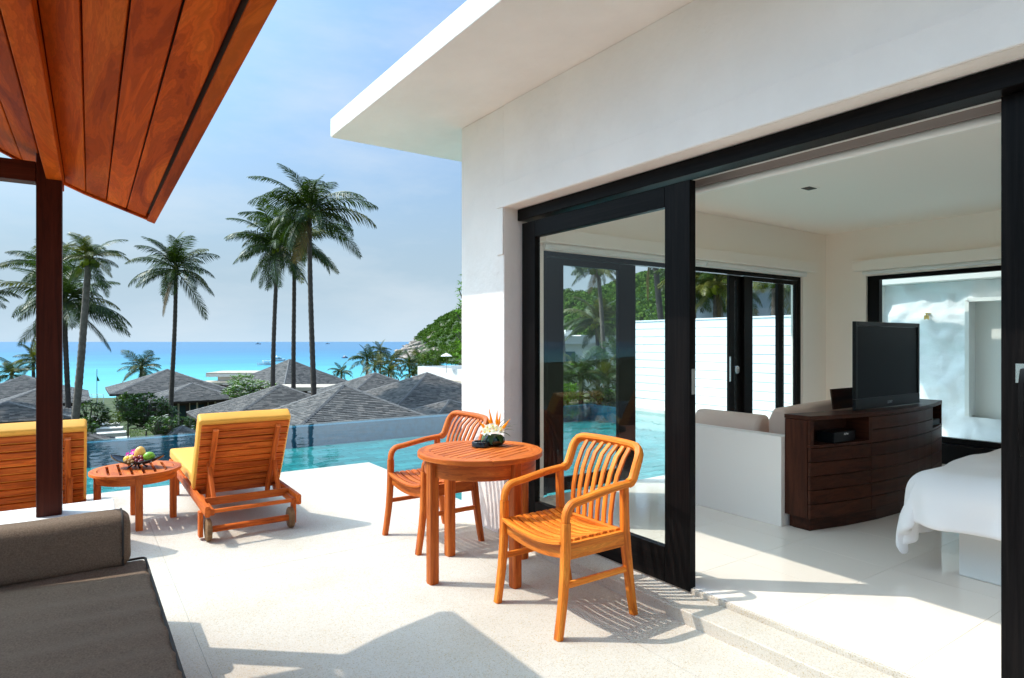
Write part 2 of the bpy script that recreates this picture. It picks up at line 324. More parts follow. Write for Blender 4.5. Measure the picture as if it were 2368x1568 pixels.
    def prism(s, poly, z0, z1, T=None):
        n = len(poly); vs = [Vector((x, y, z0)) for x, y in poly]+[Vector((x, y, z1)) for x, y in poly]
        r = [random.uniform(0, 40) for _ in range(3)]; ln = max(p[0] for p in poly)-min(p[0] for p in poly), max(p[1] for p in poly)-min(p[1] for p in poly)
        g = [(q.x+r[0], q.y+r[1], q.z+r[2]) if ln[0] >= ln[1] else (q.y+r[0], q.x+r[1], q.z+r[2]) for q in vs]
        fs = [tuple(range(n-1, -1, -1)), tuple(range(n, 2*n))]+[(k, (k+1) % n, n+(k+1) % n, n+k) for k in range(n)]
        if T is not None: vs = [T @ q for q in vs]
        return s.add(vs, fs, g)
    def mesh(s, name, off=None):
        me = bpy.data.meshes.new(name)
        vs = s.v if off is None else [(p[0]-off[0], p[1]-off[1], p[2]-off[2]) for p in s.v]
        me.from_pydata(vs, [], s.f); a = me.attributes.new('gr', 'FLOAT_VECTOR', 'POINT')
        a.data.foreach_set('vector', np.array(s.g, dtype=np.float32).ravel())
        return me
    def build(s, name, mat, parent=None, world=False, smooth=0, bevel=0, seg=2, kind=None):
        off = None
        if world and parent is not None:
            q = parent; o = Vector((0, 0, 0))
            while q is not None: o += q.location; q = q.parent
            off = o
        me = s.mesh(name, off); me.validate(clean_customdata=False)
        me.materials.append(M[mat] if isinstance(mat, str) else mat)
        if smooth:
            me.polygons.foreach_set('use_smooth', [True]*len(me.polygons))
            me.set_sharp_from_angle(angle=R(smooth))
        ob = bpy.data.objects.new(name, me); C.objects.link(ob); ob.parent = parent
        if bevel:
            bm_ = ob.modifiers.new('bevel', 'BEVEL'); bm_.width = bevel; bm_.segments = seg; bm_.limit_method = 'ANGLE'; bm_.angle_limit = R(40)
        if kind: ob['kind'] = kind
        return ob
def thing(name, label, cat, loc=(0, 0, 0), rz=0, group=None):
    o = bpy.data.objects.new(name, None); C.objects.link(o); o.empty_display_size = .1
    o.location = loc; o.rotation_euler = (0, 0, rz); o['label'] = label; o['category'] = cat
    if group: o['group'] = group
    return o
def tag(o, label, cat, group=None):
    o['label'] = label; o['category'] = cat
    if group: o['group'] = group
    return o
def place(o, loc):                      # give a one-mesh thing its origin at loc (mesh is in world coordinates)
    o.data.transform(Matrix.Translation(-Vector(loc))); o.location = loc; return o
def struct(o): o['kind'] = 'structure'; return o
def child(mesh_ob, parent, mat4):       # another object sharing the same mesh
    o = mesh_ob.copy(); C.objects.link(o); o.parent = parent; o.matrix_basis = mat4; return o
def clone(root, loc, rz=None, label=None):
    r = root.copy(); C.objects.link(r); r.location = loc
    if rz is not None: r.rotation_euler = (0, 0, rz)
    if label: r['label'] = label
    for ch in list(root.children):
        c = ch.copy(); C.objects.link(c); c.parent = r
        for g_ in list(ch.children):
            d = g_.copy(); C.objects.link(d); d.parent = c
    return r
def sm(a, b_, x):
    t = max(0, min(1, (x-a)/(b_-a))); return t*t*(3-2*t)
Bx = lambda *a: MB().box(*a)

# ---------------------------------------------------------------- ground, sea, hill
SEA = -12.0
def cam_dr(x, y): return x*sT+y*cT, x*cT-y*sT           # depth in front of the camera, distance to its right
def to_xy(d, r): return d*sT+r*cT, d*cT-r*sT
def ground_z(x, y):
    d, r = cam_dr(x, y); u = r/max(d, 1)
    zs = -4.6 - .7*sm(14, 45, d) - 3.4*sm(45, 95, d) - 5.0*sm(90, 190, d)
    zr = -2.6 + 3.5*sm(60, 260, d)
    w = sm(-.12, .03, u)*sm(6, 30, d) if d > 0 else 0
    w = max(w, sm(14, 22, x)*(1 if y < 25 else 0)) if d < 60 else w
    z = zs*(1-w)+zr*w
    return z + .12*noise.noise(Vector((x*.12, y*.12, 3)))
mb = MB(); nr, na = 70, 150
rad = [4*(1.065**i)-8 for i in range(nr)]
for i in range(nr):
    for j in range(na):
        a = 2*math.pi*j/na; rr = 2+300*(i/(nr-1))**2
        x, y = rr*math.sin(a)+3, rr*math.cos(a)+5
        z = ground_z(x, y)
        if x < 11 and y < 11.8: z = -3.4 if y < 11 else min(z, -3.4)
        mb.v.append((x, y, z)); mb.g.append((x, y, z))
mb.v.append((3, 5, -3.4)); mb.g.append((0, 0, 0)); ce = len(mb.v)-1
for i in range(nr-1):
    for j in range(na): mb.f.append((i*na+j, i*na+(j+1) % na, (i+1)*na+(j+1) % na, (i+1)*na+j)[::-1])
for j in range(na): mb.f.append((ce, j, (j+1) % na)[::-1])
struct(mb.build('ground', 'ground_soil', smooth=180))
mb = MB(); rings = [0, 60, 120, 250, 500, 1000, 2500, 6000, 15000, 40000]
for q in rings:
    for k in range(64): mb.v.append((q*math.cos(k*math.pi/32), q*math.sin(k*math.pi/32), SEA)); mb.g.append((0, 0, 0))
for i in range(len(rings)-1):
    for k in range(64): mb.f.append((i*64+k, (i+1)*64+k, (i+1)*64+(k+1) % 64, i*64+(k+1) % 64))
struct(mb.build('sea', 'sea_water'))

# headland: ridge heights by bearing, foot in the sea at the left
HB = [(905, 900, -14), (925, 640, -9), (945, 640, -2), (965, 620, 5), (985, 610, 13), (1005, 600, 20), (1030, 580, 27), (1067, 560, 33), (1150, 520, 38),
      (1250, 430, 37), (1300, 380, 32), (1340, 340, 27), (1400, 310, 27), (1440, 290, 30), (1480, 270, 31), (1540, 260, 32), (1640, 250, 36), (1760, 250, 38), (2000, 260, 40), (2400, 280, 40), (3200, 300, 35)]
def hb(px):
    for (a, ra, za), (b_, rb, zb) in zip(HB, HB[1:]):
        if px <= b_: t = max(0, (px-a)/(b_-a)); return ra+(rb-ra)*t, za+(zb-za)*t
    return HB[-1][1:]
def hill_pt(px, s_):
    rr, zt = hb(px); near = rr*.45 if px > 1250 else rr*(.72-.27*sm(940, 1250, px))
    d = near+(rr*1.35-near)*s_
    k = math.sin(math.pi*min(1, s_/.8)*.5) if s_ < .8 else math.cos((s_-.8)/.2*math.pi*.5)
    base = SEA-2 if px < 1100 else SEA-2+12*sm(1100, 1250, px)
    p = at(px, HY, d); z = base+(zt-base)*k**1.1 + 2.2*noise.noise(Vector((p.x*.03, p.y*.03, 0)))*k
    return Vector((p.x, p.y, z))
mb = MB(); P_ = [905+i*(3100-905)/150 for i in range(151)]; Q_ = [j/24 for j in range(25)]
for px in P_:
    for q in Q_: v = hill_pt(px, q); mb.v.append(tuple(v)); mb.g.append(tuple(v))
for i in range(150):
    for j in range(24): mb.f.append((i*25+j, (i+1)*25+j, (i+1)*25+j+1, i*25+j+1))
hill = struct(mb.build('hill', 'hill_soil', smooth=180))

def crown_variant(k, nleaf, leaf):
    r_ = np.random.default_rng(k); vs = []; fs = []
    lobes = [(r_.normal(0, .42, 3)*np.array([1, 1, .55]), r_.uniform(.45, .75)) for _ in range(5)]
    for i in range(nleaf):
        c, rr = lobes[r_.integers(5)]; d = r_.normal(0, 1, 3); d /= np.linalg.norm(d); d[2] = abs(d[2])*.9-.15
        p = c+d*rr*np.array([1, 1, .8]); t = np.cross(d, r_.normal(0, 1, 3)); t /= np.linalg.norm(t)+1e-6; b_ = np.cross(d+r_.normal(0, .5, 3), t); b_ /= np.linalg.norm(b_)+1e-6
        s_ = leaf*r_.uniform(.6, 1.3); o = len(vs)
        vs += [p-t*s_, p+b_*s_*.7, p+t*s_, p-b_*s_*.7]; fs.append((o, o+1, o+2, o+3))
    return np.array(vs), np.array(fs)
def cloud(name, mat, inst, variants, kind='stuff', **kw):
    V, F, o = [], [], 0
    for (p, sx, sz, a, k) in inst:
        v, f = variants[k % len(variants)]; c, s_ = math.cos(a), math.sin(a)
        q = np.stack([(v[:, 0]*c-v[:, 1]*s_)*sx+p[0], (v[:, 0]*s_+v[:, 1]*c)*sx+p[1], v[:, 2]*sz+p[2]], 1)
        V.append(q); F.append(f+o); o += len(v)
    V = np.concatenate(V); F = np.concatenate(F)
    me = bpy.data.meshes.new(name); me.vertices.add(len(V)); me.vertices.foreach_set('co', V.ravel().astype(np.float32))
    me.loops.add(F.size); me.loops.foreach_set('vertex_index', F.ravel().astype(np.int32))
    me.polygons.add(len(F)); me.polygons.foreach_set('loop_start', np.arange(0, F.size, 4, dtype=np.int32)); me.polygons.foreach_set('loop_total', np.full(len(F), 4, dtype=np.int32))
    me.update(); me.validate(); me.materials.append(M[mat])
    ob = bpy.data.objects.new(name, me); C.objects.link(ob)
    if kind: ob['kind'] = kind
    return ob
CV = [crown_variant(k, 130, .17) for k in range(6)]
inst = []
for i in range(3300):
    px = random.uniform(945, 2500) if i % 5 else random.uniform(945, 1560); s_ = random.uniform(.03, .98)**.8
    p = hill_pt(px, s_); rr, zt = hb(px)
    if px < 1045 and p.z < SEA+3+18*sm(1045, 940, px)*.75: continue
    if noise.noise(p*.02) < -.42 and px < 1100: continue
    big = random.uniform(2.4, 4.6)*(1 if px < 1250 else .85)
    inst.append((p+Vector((0, 0, big*.35)), big, big*random.uniform(.8, 1.2), random.uniform(0, 6), i))
cloud('hill_forest', 'hill_leaf', inst, CV)
mb = MB()                                # bare granite at the point of the headland
for i in range(150):
    px = random.uniform(916, 1010); s_ = random.uniform(.0, .75); p = hill_pt(px, s_)
    if p.z > SEA+17 or p.z < SEA-3: continue
    w = random.uniform(2.5, 7); mb.ball((0, 0, 0), w*.5, 7, 5, random.uniform(.8, 1.5), random.uniform(.8, 1.4), random.uniform(.35, .7), Matrix.Translation(p+Vector((0, 0, .3))) @ Euler((random.uniform(-.4, .4), random.uniform(-.4, .4), random.uniform(0, 6))).to_matrix().to_4x4())
struct(mb.build('headland_rocks', 'rock'))

# ---------------------------------------------------------------- deck and pool
WX, WE = 2.625, 4.52                     # villa wall plane and its seaward end
deck = struct(Bx(-6, WX+.2, -4, 7.2, -.6, -.004).box(WX+.2, 2.9, WE-.1, 7.2, -.6, -.006).build('deck', 'joint'))
gp = .0016
for xs in ((-6, -1.24), (-1.24, .484), (.484, 2.211), (2.211, WX+.05)):
    for ys in ((-4, -.2), (-.2, 4.245), (4.245, 6.9)):
        x1 = xs[1] if xs[1] < 2.4 or ys[1] < 6 else 2.9
        if xs[0] > 2.2 and ys[0] < 4 : x1 = WX+.03
        pieces = [(xs[0], x1, ys[0], ys[1])]
        if xs[0] > 2.2 and ys[0] > 4: pieces = [(xs[0], WX+.03, 4.245, WE+.06), (xs[0], 2.9, WE+.06, 6.9)]
        mbp = MB()
        for q in pieces: mbp.box(q[0]+gp, q[1]-gp, q[2]+gp, q[3]-(gp if q[3] != WE+.06 else 0), -.03, 0)
        mbp.build('paving_slab', 'terrazzo', deck)
for x0, x1 in ((-6, -1.24), (-1.24, .484), (.484, 2.211), (2.211, 2.9)): Bx(x0+gp, x1-gp, 6.9+gp, 7.2, -.06, 0).build('coping_stone', 'terrazzo', deck, bevel=.004)
Bx(2.88, 2.902, WE+.05, 7.198, -.5, -.031).build('coping_stone', 'terrazzo', deck)

PF = -.43; PX1 = 10.25; PY1 = 11.45
pool = thing('swimming_pool', 'L-shaped turquoise infinity pool beyond the deck with a vanishing far edge', 'pool', (2, 9, -.5))
mb = Bx(-7, PX1+.3, 6.6, PY1+.2, PF-.5, PF-.02)
mb.box(2.92, PX1+.3, WE-.2, 6.6, PF-.5, PF-.021); mb.build('basin', 'pool_joint', pool, world=True)
ZW = -.06
Bx(-7, PX1+.2, PY1-.02, PY1+.18, -4, ZW-.022).build('weir_wall', 'pool_tile_shaded', pool, world=True)
Bx(PX1-.02, PX1+.14, 9.9, PY1-.02, -4, ZW-.022).build('weir_wall', 'pool_tile_shaded', pool, world=True)
Bx(-6.99, 2.895, 7.18, 7.199, PF-.3, -.061).build('side_wall', 'pool_tile', pool, world=True)
Bx(2.903, 2.92, WE+.01, 7.22, PF-.3, -.061).build('side_wall', 'pool_tile', pool, world=True)
mb = MB(); mb.add([(-7, 7.19, ZW), (2.91, 7.19, ZW), (2.91, WE, ZW), (PX1+.14, WE, ZW), (PX1+.14, PY1+.18, ZW), (-7, PY1+.18, ZW)], [(0, 1, 2, 3, 4, 5)])
struct(mb.build('pool_water', 'pool_water'))
tiles = []
tw, tl = .2, .4
for iy in range(int((PY1-WE)/tw)):
    y = WE+.02+iy*tw; xo = (iy % 2)*.2
    for ix in range(int((PX1+7)/tl)+1):
        x = -7+ix*tl+xo
        if x+tl > PX1-.02 or y+tw > PY1-.02: continue
        if y < 7.2 and x < 2.93: continue
        d, r_ = cam_dr(x, y); px = CX+FX*r_/d if d > 1 else -999
        vis = 150 < px < 1500
        tiles.append((d if vis else 99+d, x, y))
tiles.sort()
t0 = Bx(.004, tl-.004, .004, tw-.004, -.03, 0).build('floor_tile', 'pool_tile', pool); o0 = Vector(pool.location)
for i, (d, x, y) in enumerate(tiles[:300]):
    mt = Matrix.Translation(Vector((x, y, PF+random.uniform(-.002, .002)))-o0)
    if i == 0: t0.matrix_basis = mt
    else: child(t0, pool, mt)
mb = MB()
for d, x, y in tiles[300:]: mb.box(x+.004, x+tl-.004, y+.004, y+tw-.004, PF-.03, PF)
mb.build('floor_tiles', 'pool_tile', pool, world=True, kind='stuff')

# white board fence along the far side of the pool
fence = thing('board_fence', 'tall white fence of wide horizontal boards standing beside the pool', 'fence', (PX1+.1, 7.5, ZW))
Bx(PX1+.05, PX1+.2, 4.75, 10.0, -3, .19).build('plinth', 'far_white', fence, world=True)
bz = [.2+.1692*i for i in range(11)]
bd = Bx(PX1+.045, PX1+.09, 4.75, 10.0, 0, .161).build('board', 'boat_white', fence, world=True, bevel=.008)
for i, z in enumerate(bz[:-1]):
    mt = Matrix.Translation((0, 0, z-ZW if False else z)) @ Matrix.Rotation(0, 4, 'Z')
    if i == 0: bd.location.z += z
    else: c_ = bd.copy(); C.objects.link(c_); c_.location.z = bd.location.z+z-bz[0]
Bx(PX1+.03, PX1+.13, 4.75, 10.0, bz[-1]-.005, bz[-1]+.025).build('top_rail', 'boat_white', fence, world=True)
for y in (4.8, 6.5, 8.2, 9.93): Bx(PX1+.092, PX1+.17, y-.04, y+.04, .19, bz[-1]-.006).build('post', 'far_white', fence, world=True)
tag(place(Bx(PX1-.16, PX1+.045, 4.75, 9.9, -1, .012).build('pool_curb', 'stone_white'), (PX1, 7, 0)), 'low pale stone curb at the foot of the white board fence', 'curb')

# lumpy white garden wall seen through the bedroom window
lw = thing('garden_wall', 'rough hand-plastered white garden wall with coping and a recessed doorway', 'wall', (10.2, 2.2, 0))
mb = MB(); ny, nzv = 150, 70; Y0, Y1, Z0, Z1 = -1.6, 4.72, -.3, 2.3
def lump(y, z): return .05*noise.noise(Vector((y*1.7, z*1.9, 5)))+.055*noise.noise(Vector((y*4.1, z*4.3, 9)))+.022*noise.noise(Vector((y*9, z*9, 2)))
RY0, RY1, RZ0, RZ1 = 2.6, 3.55, .42, 2.02
for i in range(ny+1):
    for j in range(nzv+1):
        y = Y0+(Y1-Y0)*i/ny; z = Z0+(Z1-Z0)*j/nzv; mb.v.append((10.2-lump(y, z), y, z)); mb.g.append((y, z, 0))
for i in range(ny):
    for j in range(nzv):
        y = Y0+(Y1-Y0)*(i+.5)/ny; z = Z0+(Z1-Z0)*(j+.5)/nzv
        if RY0 < y < RY1 and RZ0 < z < RZ1: continue
        q = i*(nzv+1)+j; mb.f.append((q, q+1, q+nzv+2, q+nzv+1))
mb.build('plaster_face', 'lumpy_stucco', lw, world=True, smooth=180)
Bx(10.42, 10.55, Y0, Y1, -3, 2.3).box(10.08, 10.42, Y1-.05, Y1+.004, -3, 2.3).build('core', 'far_white', lw, world=True)
Bx(10.03, 10.6, Y0, Y1+.06, 2.302, 2.42).build('coping', 'far_white', lw, world=True, bevel=.01)
Bx(10.32, 10.338, RY0-.03, RY1+.03, RZ0-.03, RZ1+.03).build('door_panel', 'far_white', lw, world=True)
for q in ((10.1, 10.4, RY1-.02, RY1+.03, RZ0, RZ1), (10.1, 10.4, RY0-.03, RY0+.02, RZ0, RZ1), (10.1, 10.4, RY0, RY1, RZ1-.02, RZ1+.03)): Bx(*q).build('door_reveal', 'far_white', lw, world=True)
mb = MB()
for k, (dy, dz, l_) in enumerate(((0, 0, .08), (-.022, -.03, .06), (.022, -.03, .06))): mb.box(10.1, 10.13, 4.06+dy-.006, 4.06+dy+.006, 1.86+dz-l_, 1.86+dz)
mb.box(10.14, 10.2, 4.03, 4.09, 1.855, 1.865); tag(place(mb.build('wall_ornament', 'brass'), (10.1, 4.06, 1.86)), 'small brass ornament fixed high on the rough white garden wall', 'ornament')
struct(Bx(8.16, 10.4, -3, WE-.02, -1, -.08).build('side_terrace', 'far_white'))

def rbox(hx, hy, hz, r, nx, ny, nz, fn=None, sub=4):
    """rounded box as a grid mesh: returns (verts, quads); fn(v, n) may displace"""
    bm = bmesh.new(); cache = {}
    def axis(h, n):
        a = [-h+r*(1-math.cos(math.pi*.5*k/sub)) for k in range(sub+1)]; m_ = [(-h+r)+(2*h-2*r)*k/n for k in range(1, n)]
        return a+m_+[-q for q in a[::-1]]
    ax, ay, az = axis(hx, nx), axis(hy, ny), axis(hz, nz)
    def V(p):
        k = tuple(round(c, 6) for c in p)
        if k not in cache:
            c = Vector((max(-hx+r, min(hx-r, p[0])), max(-hy+r, min(hy-r, p[1])), max(-hz+r, min(hz-r, p[2])))); d = Vector(p)-c
            q = c+d.normalized()*r if d.length > 1e-6 else Vector(p)
            if fn: q = fn(q)
            cache[k] = bm.verts.new(q)
        return cache[k]
    def face(A, B, mk):
        for i in range(len(A)-1):
            for j in range(len(B)-1):
                try: bm.faces.new([V(mk(A[i], B[j])), V(mk(A[i+1], B[j])), V(mk(A[i+1], B[j+1])), V(mk(A[i], B[j+1]))])
                except ValueError: pass
    for s_ in (-1, 1):
        face(ax, ay, lambda a, b_: (a, b_, s_*hz)); face(ax, az, lambda a, b_: (a, s_*hy, b_)); face(ay, az, lambda a, b_: (s_*hx, a, b_))
    bmesh.ops.recalc_face_normals(bm, faces=bm.faces[:])
    return bm
def soft(name, bm, mat, parent, T):
    me = bpy.data.meshes.new(name); bm.to_mesh(me); bm.free(); me.transform(T); me.materials.append(M[mat]); me.polygons.foreach_set('use_smooth', [True]*len(me.polygons))
    o = bpy.data.objects.new(name, me); C.objects.link(o); o.parent = parent; return o

# ---------------------------------------------------------------- villa
FZ = .096; villa = thing('villa', 'white flat-roofed villa with wide black-framed sliding doors open to a bedroom', 'building', (5.5, 1.5, 0))
def part(mbx, name, mat, par=villa, **kw): return mbx.build(name, mat, par, world=True, **kw)
WI = 2.9; DY0, DY1, DZ = -.9, 3.89, 2.45
part(Bx(WX, WI, DY1, WE, -.4, 3.212), 'pier', 'stucco', bevel=.008)
part(Bx(WX, WI, DY0, DY1, DZ, 3.212), 'header_wall', 'stucco')
part(Bx(WX, WI, -3.2, DY0, -.4, 3.212), 'front_wall', 'stucco')
part(Bx(WX-.013, WX+.002, DY0-.13, DY1+.085, DZ+.001, DZ+.175), 'wall_band', 'stucco', bevel=.008)
part(Bx(WX-.012, WX+.002, DY1+.001, DY1+.085, 2.1, DZ), 'wall_band', 'stucco', bevel=.006)
XE = 7.95; NY = 4.36
part(Bx(WI, 3.36, NY, WE, -.4, 3.212), 'north_wall', 'interior_white'); part(Bx(3.36, 7.42, NY, WE, 2.252, 3.212), 'north_wall', 'interior_white'); part(Bx(7.42, 8.15, NY, WE, -.4, 3.212), 'north_wall', 'interior_white')
part(Bx(XE, 8.15, 3.86, NY, -.4, 3.212), 'east_wall', 'interior_white'); part(Bx(XE, 8.15, .6, 3.86, 2.252, 3.212), 'east_wall', 'interior_white')
part(Bx(XE, 8.15, .6, 3.86, -.4, .3), 'east_wall', 'interior_white'); part(Bx(XE, 8.15, -3.2, .6, -.4, 3.212), 'east_wall', 'interior_white')
part(Bx(WI, 3.3, -3.2, -3.0, -.4, 3.212), 'south_wall', 'interior_white'); part(Bx(7.6, XE, -3.2, -3.0, -.4, 3.212), 'south_wall', 'interior_white'); part(Bx(3.3, 7.6, -3.2, -3.0, 2.4, 3.212), 'south_wall', 'interior_white'); part(Bx(3.3, 7.6, -3.2, -3.0, -.4, .1), 'south_wall', 'interior_white')
fill_window = bpy.data.objects.new('window', None); C.objects.link(fill_window); fill_window.parent = villa  # added south window, out of view, lets in light to brighten the bedroom
for q in ((3.302, 3.36), (4.7, 4.78), (6.12, 6.2), (7.54, 7.598)): Bx(q[0], q[1], -3.13, -3.07, .1, 2.4).build('frame', 'black_frame', fill_window, world=True)
Bx(3.36, 7.54, -3.104, -3.096, .1, 2.4).build('pane', 'glass', fill_window, world=True)
part(Bx(1.808, 9.22, -3.6, 5.36, 3.214, 3.372), 'roof_slab', 'stucco', bevel=.006)
part(Bx(WI, XE, -3.0, NY, 2.825, 3.0), 'ceiling', 'interior_white')
# terrazzo step and sill
part(Bx(2.568, 2.773, DY0+.02, DY1-.004, -.01, .068), 'step', 'terrazzo', bevel=.006, seg=3); part(Bx(2.7735, 2.789, DY0, DY1-.003, -.01, .0945), 'sill', 'terrazzo', bevel=.003)
part(Bx(2.6, 2.775, DY1+.0, DY1+.002, 0, .01), 'step', 'terrazzo')
fl = struct(Bx(2.79, XE, -3.0, NY, -.4, FZ-.008).build('floor', 'joint'))
ftm = None; nx_ = 9; ny_ = 13
for i in range(9):
    for j in range(13):
        x0 = 2.7905+i*.6; y0 = -3.0+j*.6; x1 = min(x0+.6, XE-.002); y1 = min(y0+.6, NY-.002, DY1-.004 if i == 0 else 9)
        Bx(x0+.001, x1-.001, y0+.001, y1-.001, FZ-.02, FZ).build('floor_tile', 'floor_tile', fl)
part(Bx(2.745, 2.862, DY0, DY1-.004, 2.362, DZ-.004), 'door_head', 'espresso', bevel=.004)
def leaf(name, x0, x1, y0, y1, z0, z1, sl_, sr, st, sb, mat='espresso', axis='x'):
    """glazed door leaf in the plane x=const (axis x) or y=const (axis y)"""
    def bb(a0, a1, b0, b1): return Bx(x0, x1, a0, a1, b0, b1) if axis == 'x' else Bx(a0, a1, x0, x1, b0, b1)
    f = thing_part(name)
    bb(y0, y0+sl_, z0, z1).build('stile', mat, f, world=True, bevel=.004); bb(y1-sr, y1, z0, z1).build('stile', mat, f, world=True, bevel=.004)
    bb(y0+sl_, y1-sr, z1-st, z1).build('rail', mat, f, world=True, bevel=.004); bb(y0+sl_, y1-sr, z0, z0+sb).build('rail', mat, f, world=True, bevel=.004)
    xm = (x0+x1)/2
    (Bx(xm-.004, xm+.004, y0+sl_, y1-sr, z0+sb, z1-st) if axis == 'x' else Bx(y0+sl_, y1-sr, xm-.004, xm+.004, z0+sb, z1-st)).build('pane', 'glass', f, world=True)
    return f
def thing_part(name):
    e = bpy.data.objects.new(name, None); C.objects.link(e); e.parent = villa; e.empty_display_size = .1; return e
L1 = leaf('sliding_door', 2.765, 2.815, 2.277, 3.856, .076, 2.34, .18, .163, .122, .2)
Bx(2.775, 2.805, 2.272, 2.278, 1.16, 1.3).build('lock_plate', 'steel', L1, world=True)
L2 = leaf('sliding_door', 2.822, 2.862, -.75, .885, .1, 2.36, .18, .18, .122, .2)
mb = MB(); mb.sweep([(2.825, .805, 1.335), (2.79, .805, 1.335), (2.78, .805, 1.30), (2.78, .805, 1.09), (2.79, .805, 1.055), (2.825, .805, 1.055)], .045, .022, up=(0, 1, 0))
mb.build('handle', 'black_frame', L2, world=True, smooth=40)
Bx(2.815, 2.824, .775, .838, 1.30, 1.37).build('handle_plate', 'steel', L2, world=True)
Bx(2.82, 2.87, .886, .9, .094, .13).build('door_stop', 'black_frame', L2, world=True)
# blinds over the front opening
rb = thing_part('roller_blind'); Bx(2.95, 3.05, DY0, 3.85, 2.388, 2.46).build('head_rail', 'blind_white', rb, world=True); Bx(2.965, 3.035, DY0, 3.84, 2.35, 2.3875).build('blind_fabric', 'blind_taupe', rb, world=True); mb = MB(); mb.tube([(2.99, DY0, 2.332), (2.99, 3.84, 2.332)], .0195, 12); mb.build('blind_bar', 'blind_white', rb, world=True, smooth=60)
# north glazing
NF = NY+.03
for q in ((3.36, 3.42, NF, NF+.07, FZ, 2.25), (7.37, 7.42, NF, NF+.07, FZ, 2.25), (3.42, 7.37, NF, NF+.07, 2.205, 2.25)): part(Bx(*q), 'window_frame', 'black_frame')
La = leaf('glazed_panel', NF+.005, NF+.045, 3.425, 4.53, FZ+.01, 2.2, .19, .23, .06, .12, 'black_frame', 'y')
Lb = leaf('glazed_panel', NF+.045, NF+.08, 6.06, 6.3, FZ+.01, 2.2, .1, .1, .06, .12, 'black_frame', 'y')
Lc = leaf('glazed_panel', NF+.005, NF+.045, 6.28, 7.36, FZ+.01, 2.2, .16, .04, .05, .12, 'black_frame', 'y')
Bx(7.02, 7.14, NF+.05, NF+.09, FZ+.01, 2.2).build('stile', 'black_frame', Lc, world=True)
Bx(6.062, 6.072, NF+.03, NF+.045, 1.0, 1.28).build('lock_plate', 'steel', Lb, world=True); mb = MB(); mb.lathe([(0, 0), (.045, 0), (.045, .012), (.03, .014), (.03, .004), (0, .004)], 16, T=Matrix.Translation((6.19, NF+.044, 1.13)) @ Matrix.Rotation(R(90), 4, 'X')); mb.build('pull', 'steel', Lb, world=True)
nb = thing_part('roller_blind'); Bx(3.3, 7.56, NY-.11, NY-.001, 2.31, 2.425).build('valance', 'interior_white', nb, world=True, bevel=.005)
for a, b_ in ((3.33, 5.48), (5.5, 7.4)):
    mb = MB(); mb.tube([(a, NY-.05, 2.285), (b_, NY-.05, 2.285)], .022, 10); mb.box(a, b_, NY-.06, NY-.04, 2.248, 2.266); mb.build('blind_bar', 'blind_white', nb, world=True, smooth=40)
# east window
ew = thing_part('window'); EX = XE+.04
for q in ((EX, EX+.07, 3.72, 3.858, .301, 2.25), (EX, EX+.07, .602, .72, .301, 2.25), (EX, EX+.07, .72, 3.72, 2.2, 2.25), (EX, EX+.07, .72, 3.72, .301, .38)): Bx(*q).build('frame', 'black_frame', ew, world=True)
Bx(EX+.03, EX+.038, .72, 3.72, .38, 2.2).build('pane', 'glass', ew, world=True); Bx(XE-.06, XE-.001, .5, 3.86, .096, .32).build('sill', 'black_frame', ew, world=True)
eb = thing_part('roller_blind'); Bx(XE-.11, XE-.001, .5, 3.97, 2.31, 2.435).build('valance', 'interior_white', eb, world=True, bevel=.005)
mb = MB(); mb.tube([(XE-.05, .6, 2.288), (XE-.05, 3.87, 2.288)], .021, 10); mb.build('blind_bar', 'blind_white', eb, world=True, smooth=40)
part(Bx(5.33, 5.45, 3.07, 3.15, 2.818, 2.8245), 'ceiling_vent', 'black_frame')
part(Bx(5.31, 5.47, 3.05, 3.17, 2.8215, 2.8249), 'vent_trim', 'interior_white')

# ---------------------------------------------------------------- bedroom things
tag(place(Bx(4.235, 4.355, 2.655, 3.62, FZ, .755).build('half_wall', 'interior_white', bevel=.004), (4.29, 3.1, FZ)), 'low cream half wall beside the dark television cabinet', 'partition')
sofa = thing('sofa', 'pale pink upholstered sofa mostly hidden behind the cream half wall', 'sofa', (5.1, 3.4, FZ))
Bx(4.45, 6.2, 2.75, 3.7, FZ, .5).build('seat', 'sofa_pink', sofa, world=True, bevel=.04, seg=3)
mb = MB(); mb.sweep([(4.53, 3.62, .68), (4.53, 2.98, .68)], .2, .36, ch=.22); mb.build('armrest', 'sofa_pink', sofa, world=True, smooth=50, bevel=.03, seg=3)
mb = MB(); mb.sweep([(4.5, 2.84, .72), (5.0, 2.84, .74), (6.1, 2.84, .76)], .2, .42, ch=.25); mb.build('backrest', 'sofa_pink', sofa, world=True, smooth=50, bevel=.03, seg=3)
# television cabinet with a bowed front
cab = thing('tv_cabinet', 'dark brown wooden cabinet with a bowed drawer front and open corner niches', 'cabinet', (5.35, 2.55, FZ))
CX0, CX1, CT = 4.28, 6.44, .92
def bow(x): t = (x-CX0)/(CX1-CX0); return 2.46-.15*4*t*(1-t)
def arcbox(x0, x1, z0, z1, o0, o1, n=6):
    xs = [x0+(x1-x0)*i/n for i in range(n+1)]; poly = [(x, bow(x)+o0) for x in xs]+[(x, bow(x)+o1) for x in xs[::-1]]
    return MB().prism(poly, z0, z1)
N1, N2 = 4.90, 5.98
arcbox(CX0+.03, CX1-.03, FZ, .19, .03, .16).build('plinth', 'cabinet_wood', cab, world=True)
arcbox(CX0, CX1, CT-.03, CT, -.002, .2, 12).build('top', 'cabinet_wood', cab, world=True, bevel=.003)
rows = [.19+i*.1 for i in range(8)]; rows[-1] = CT-.031
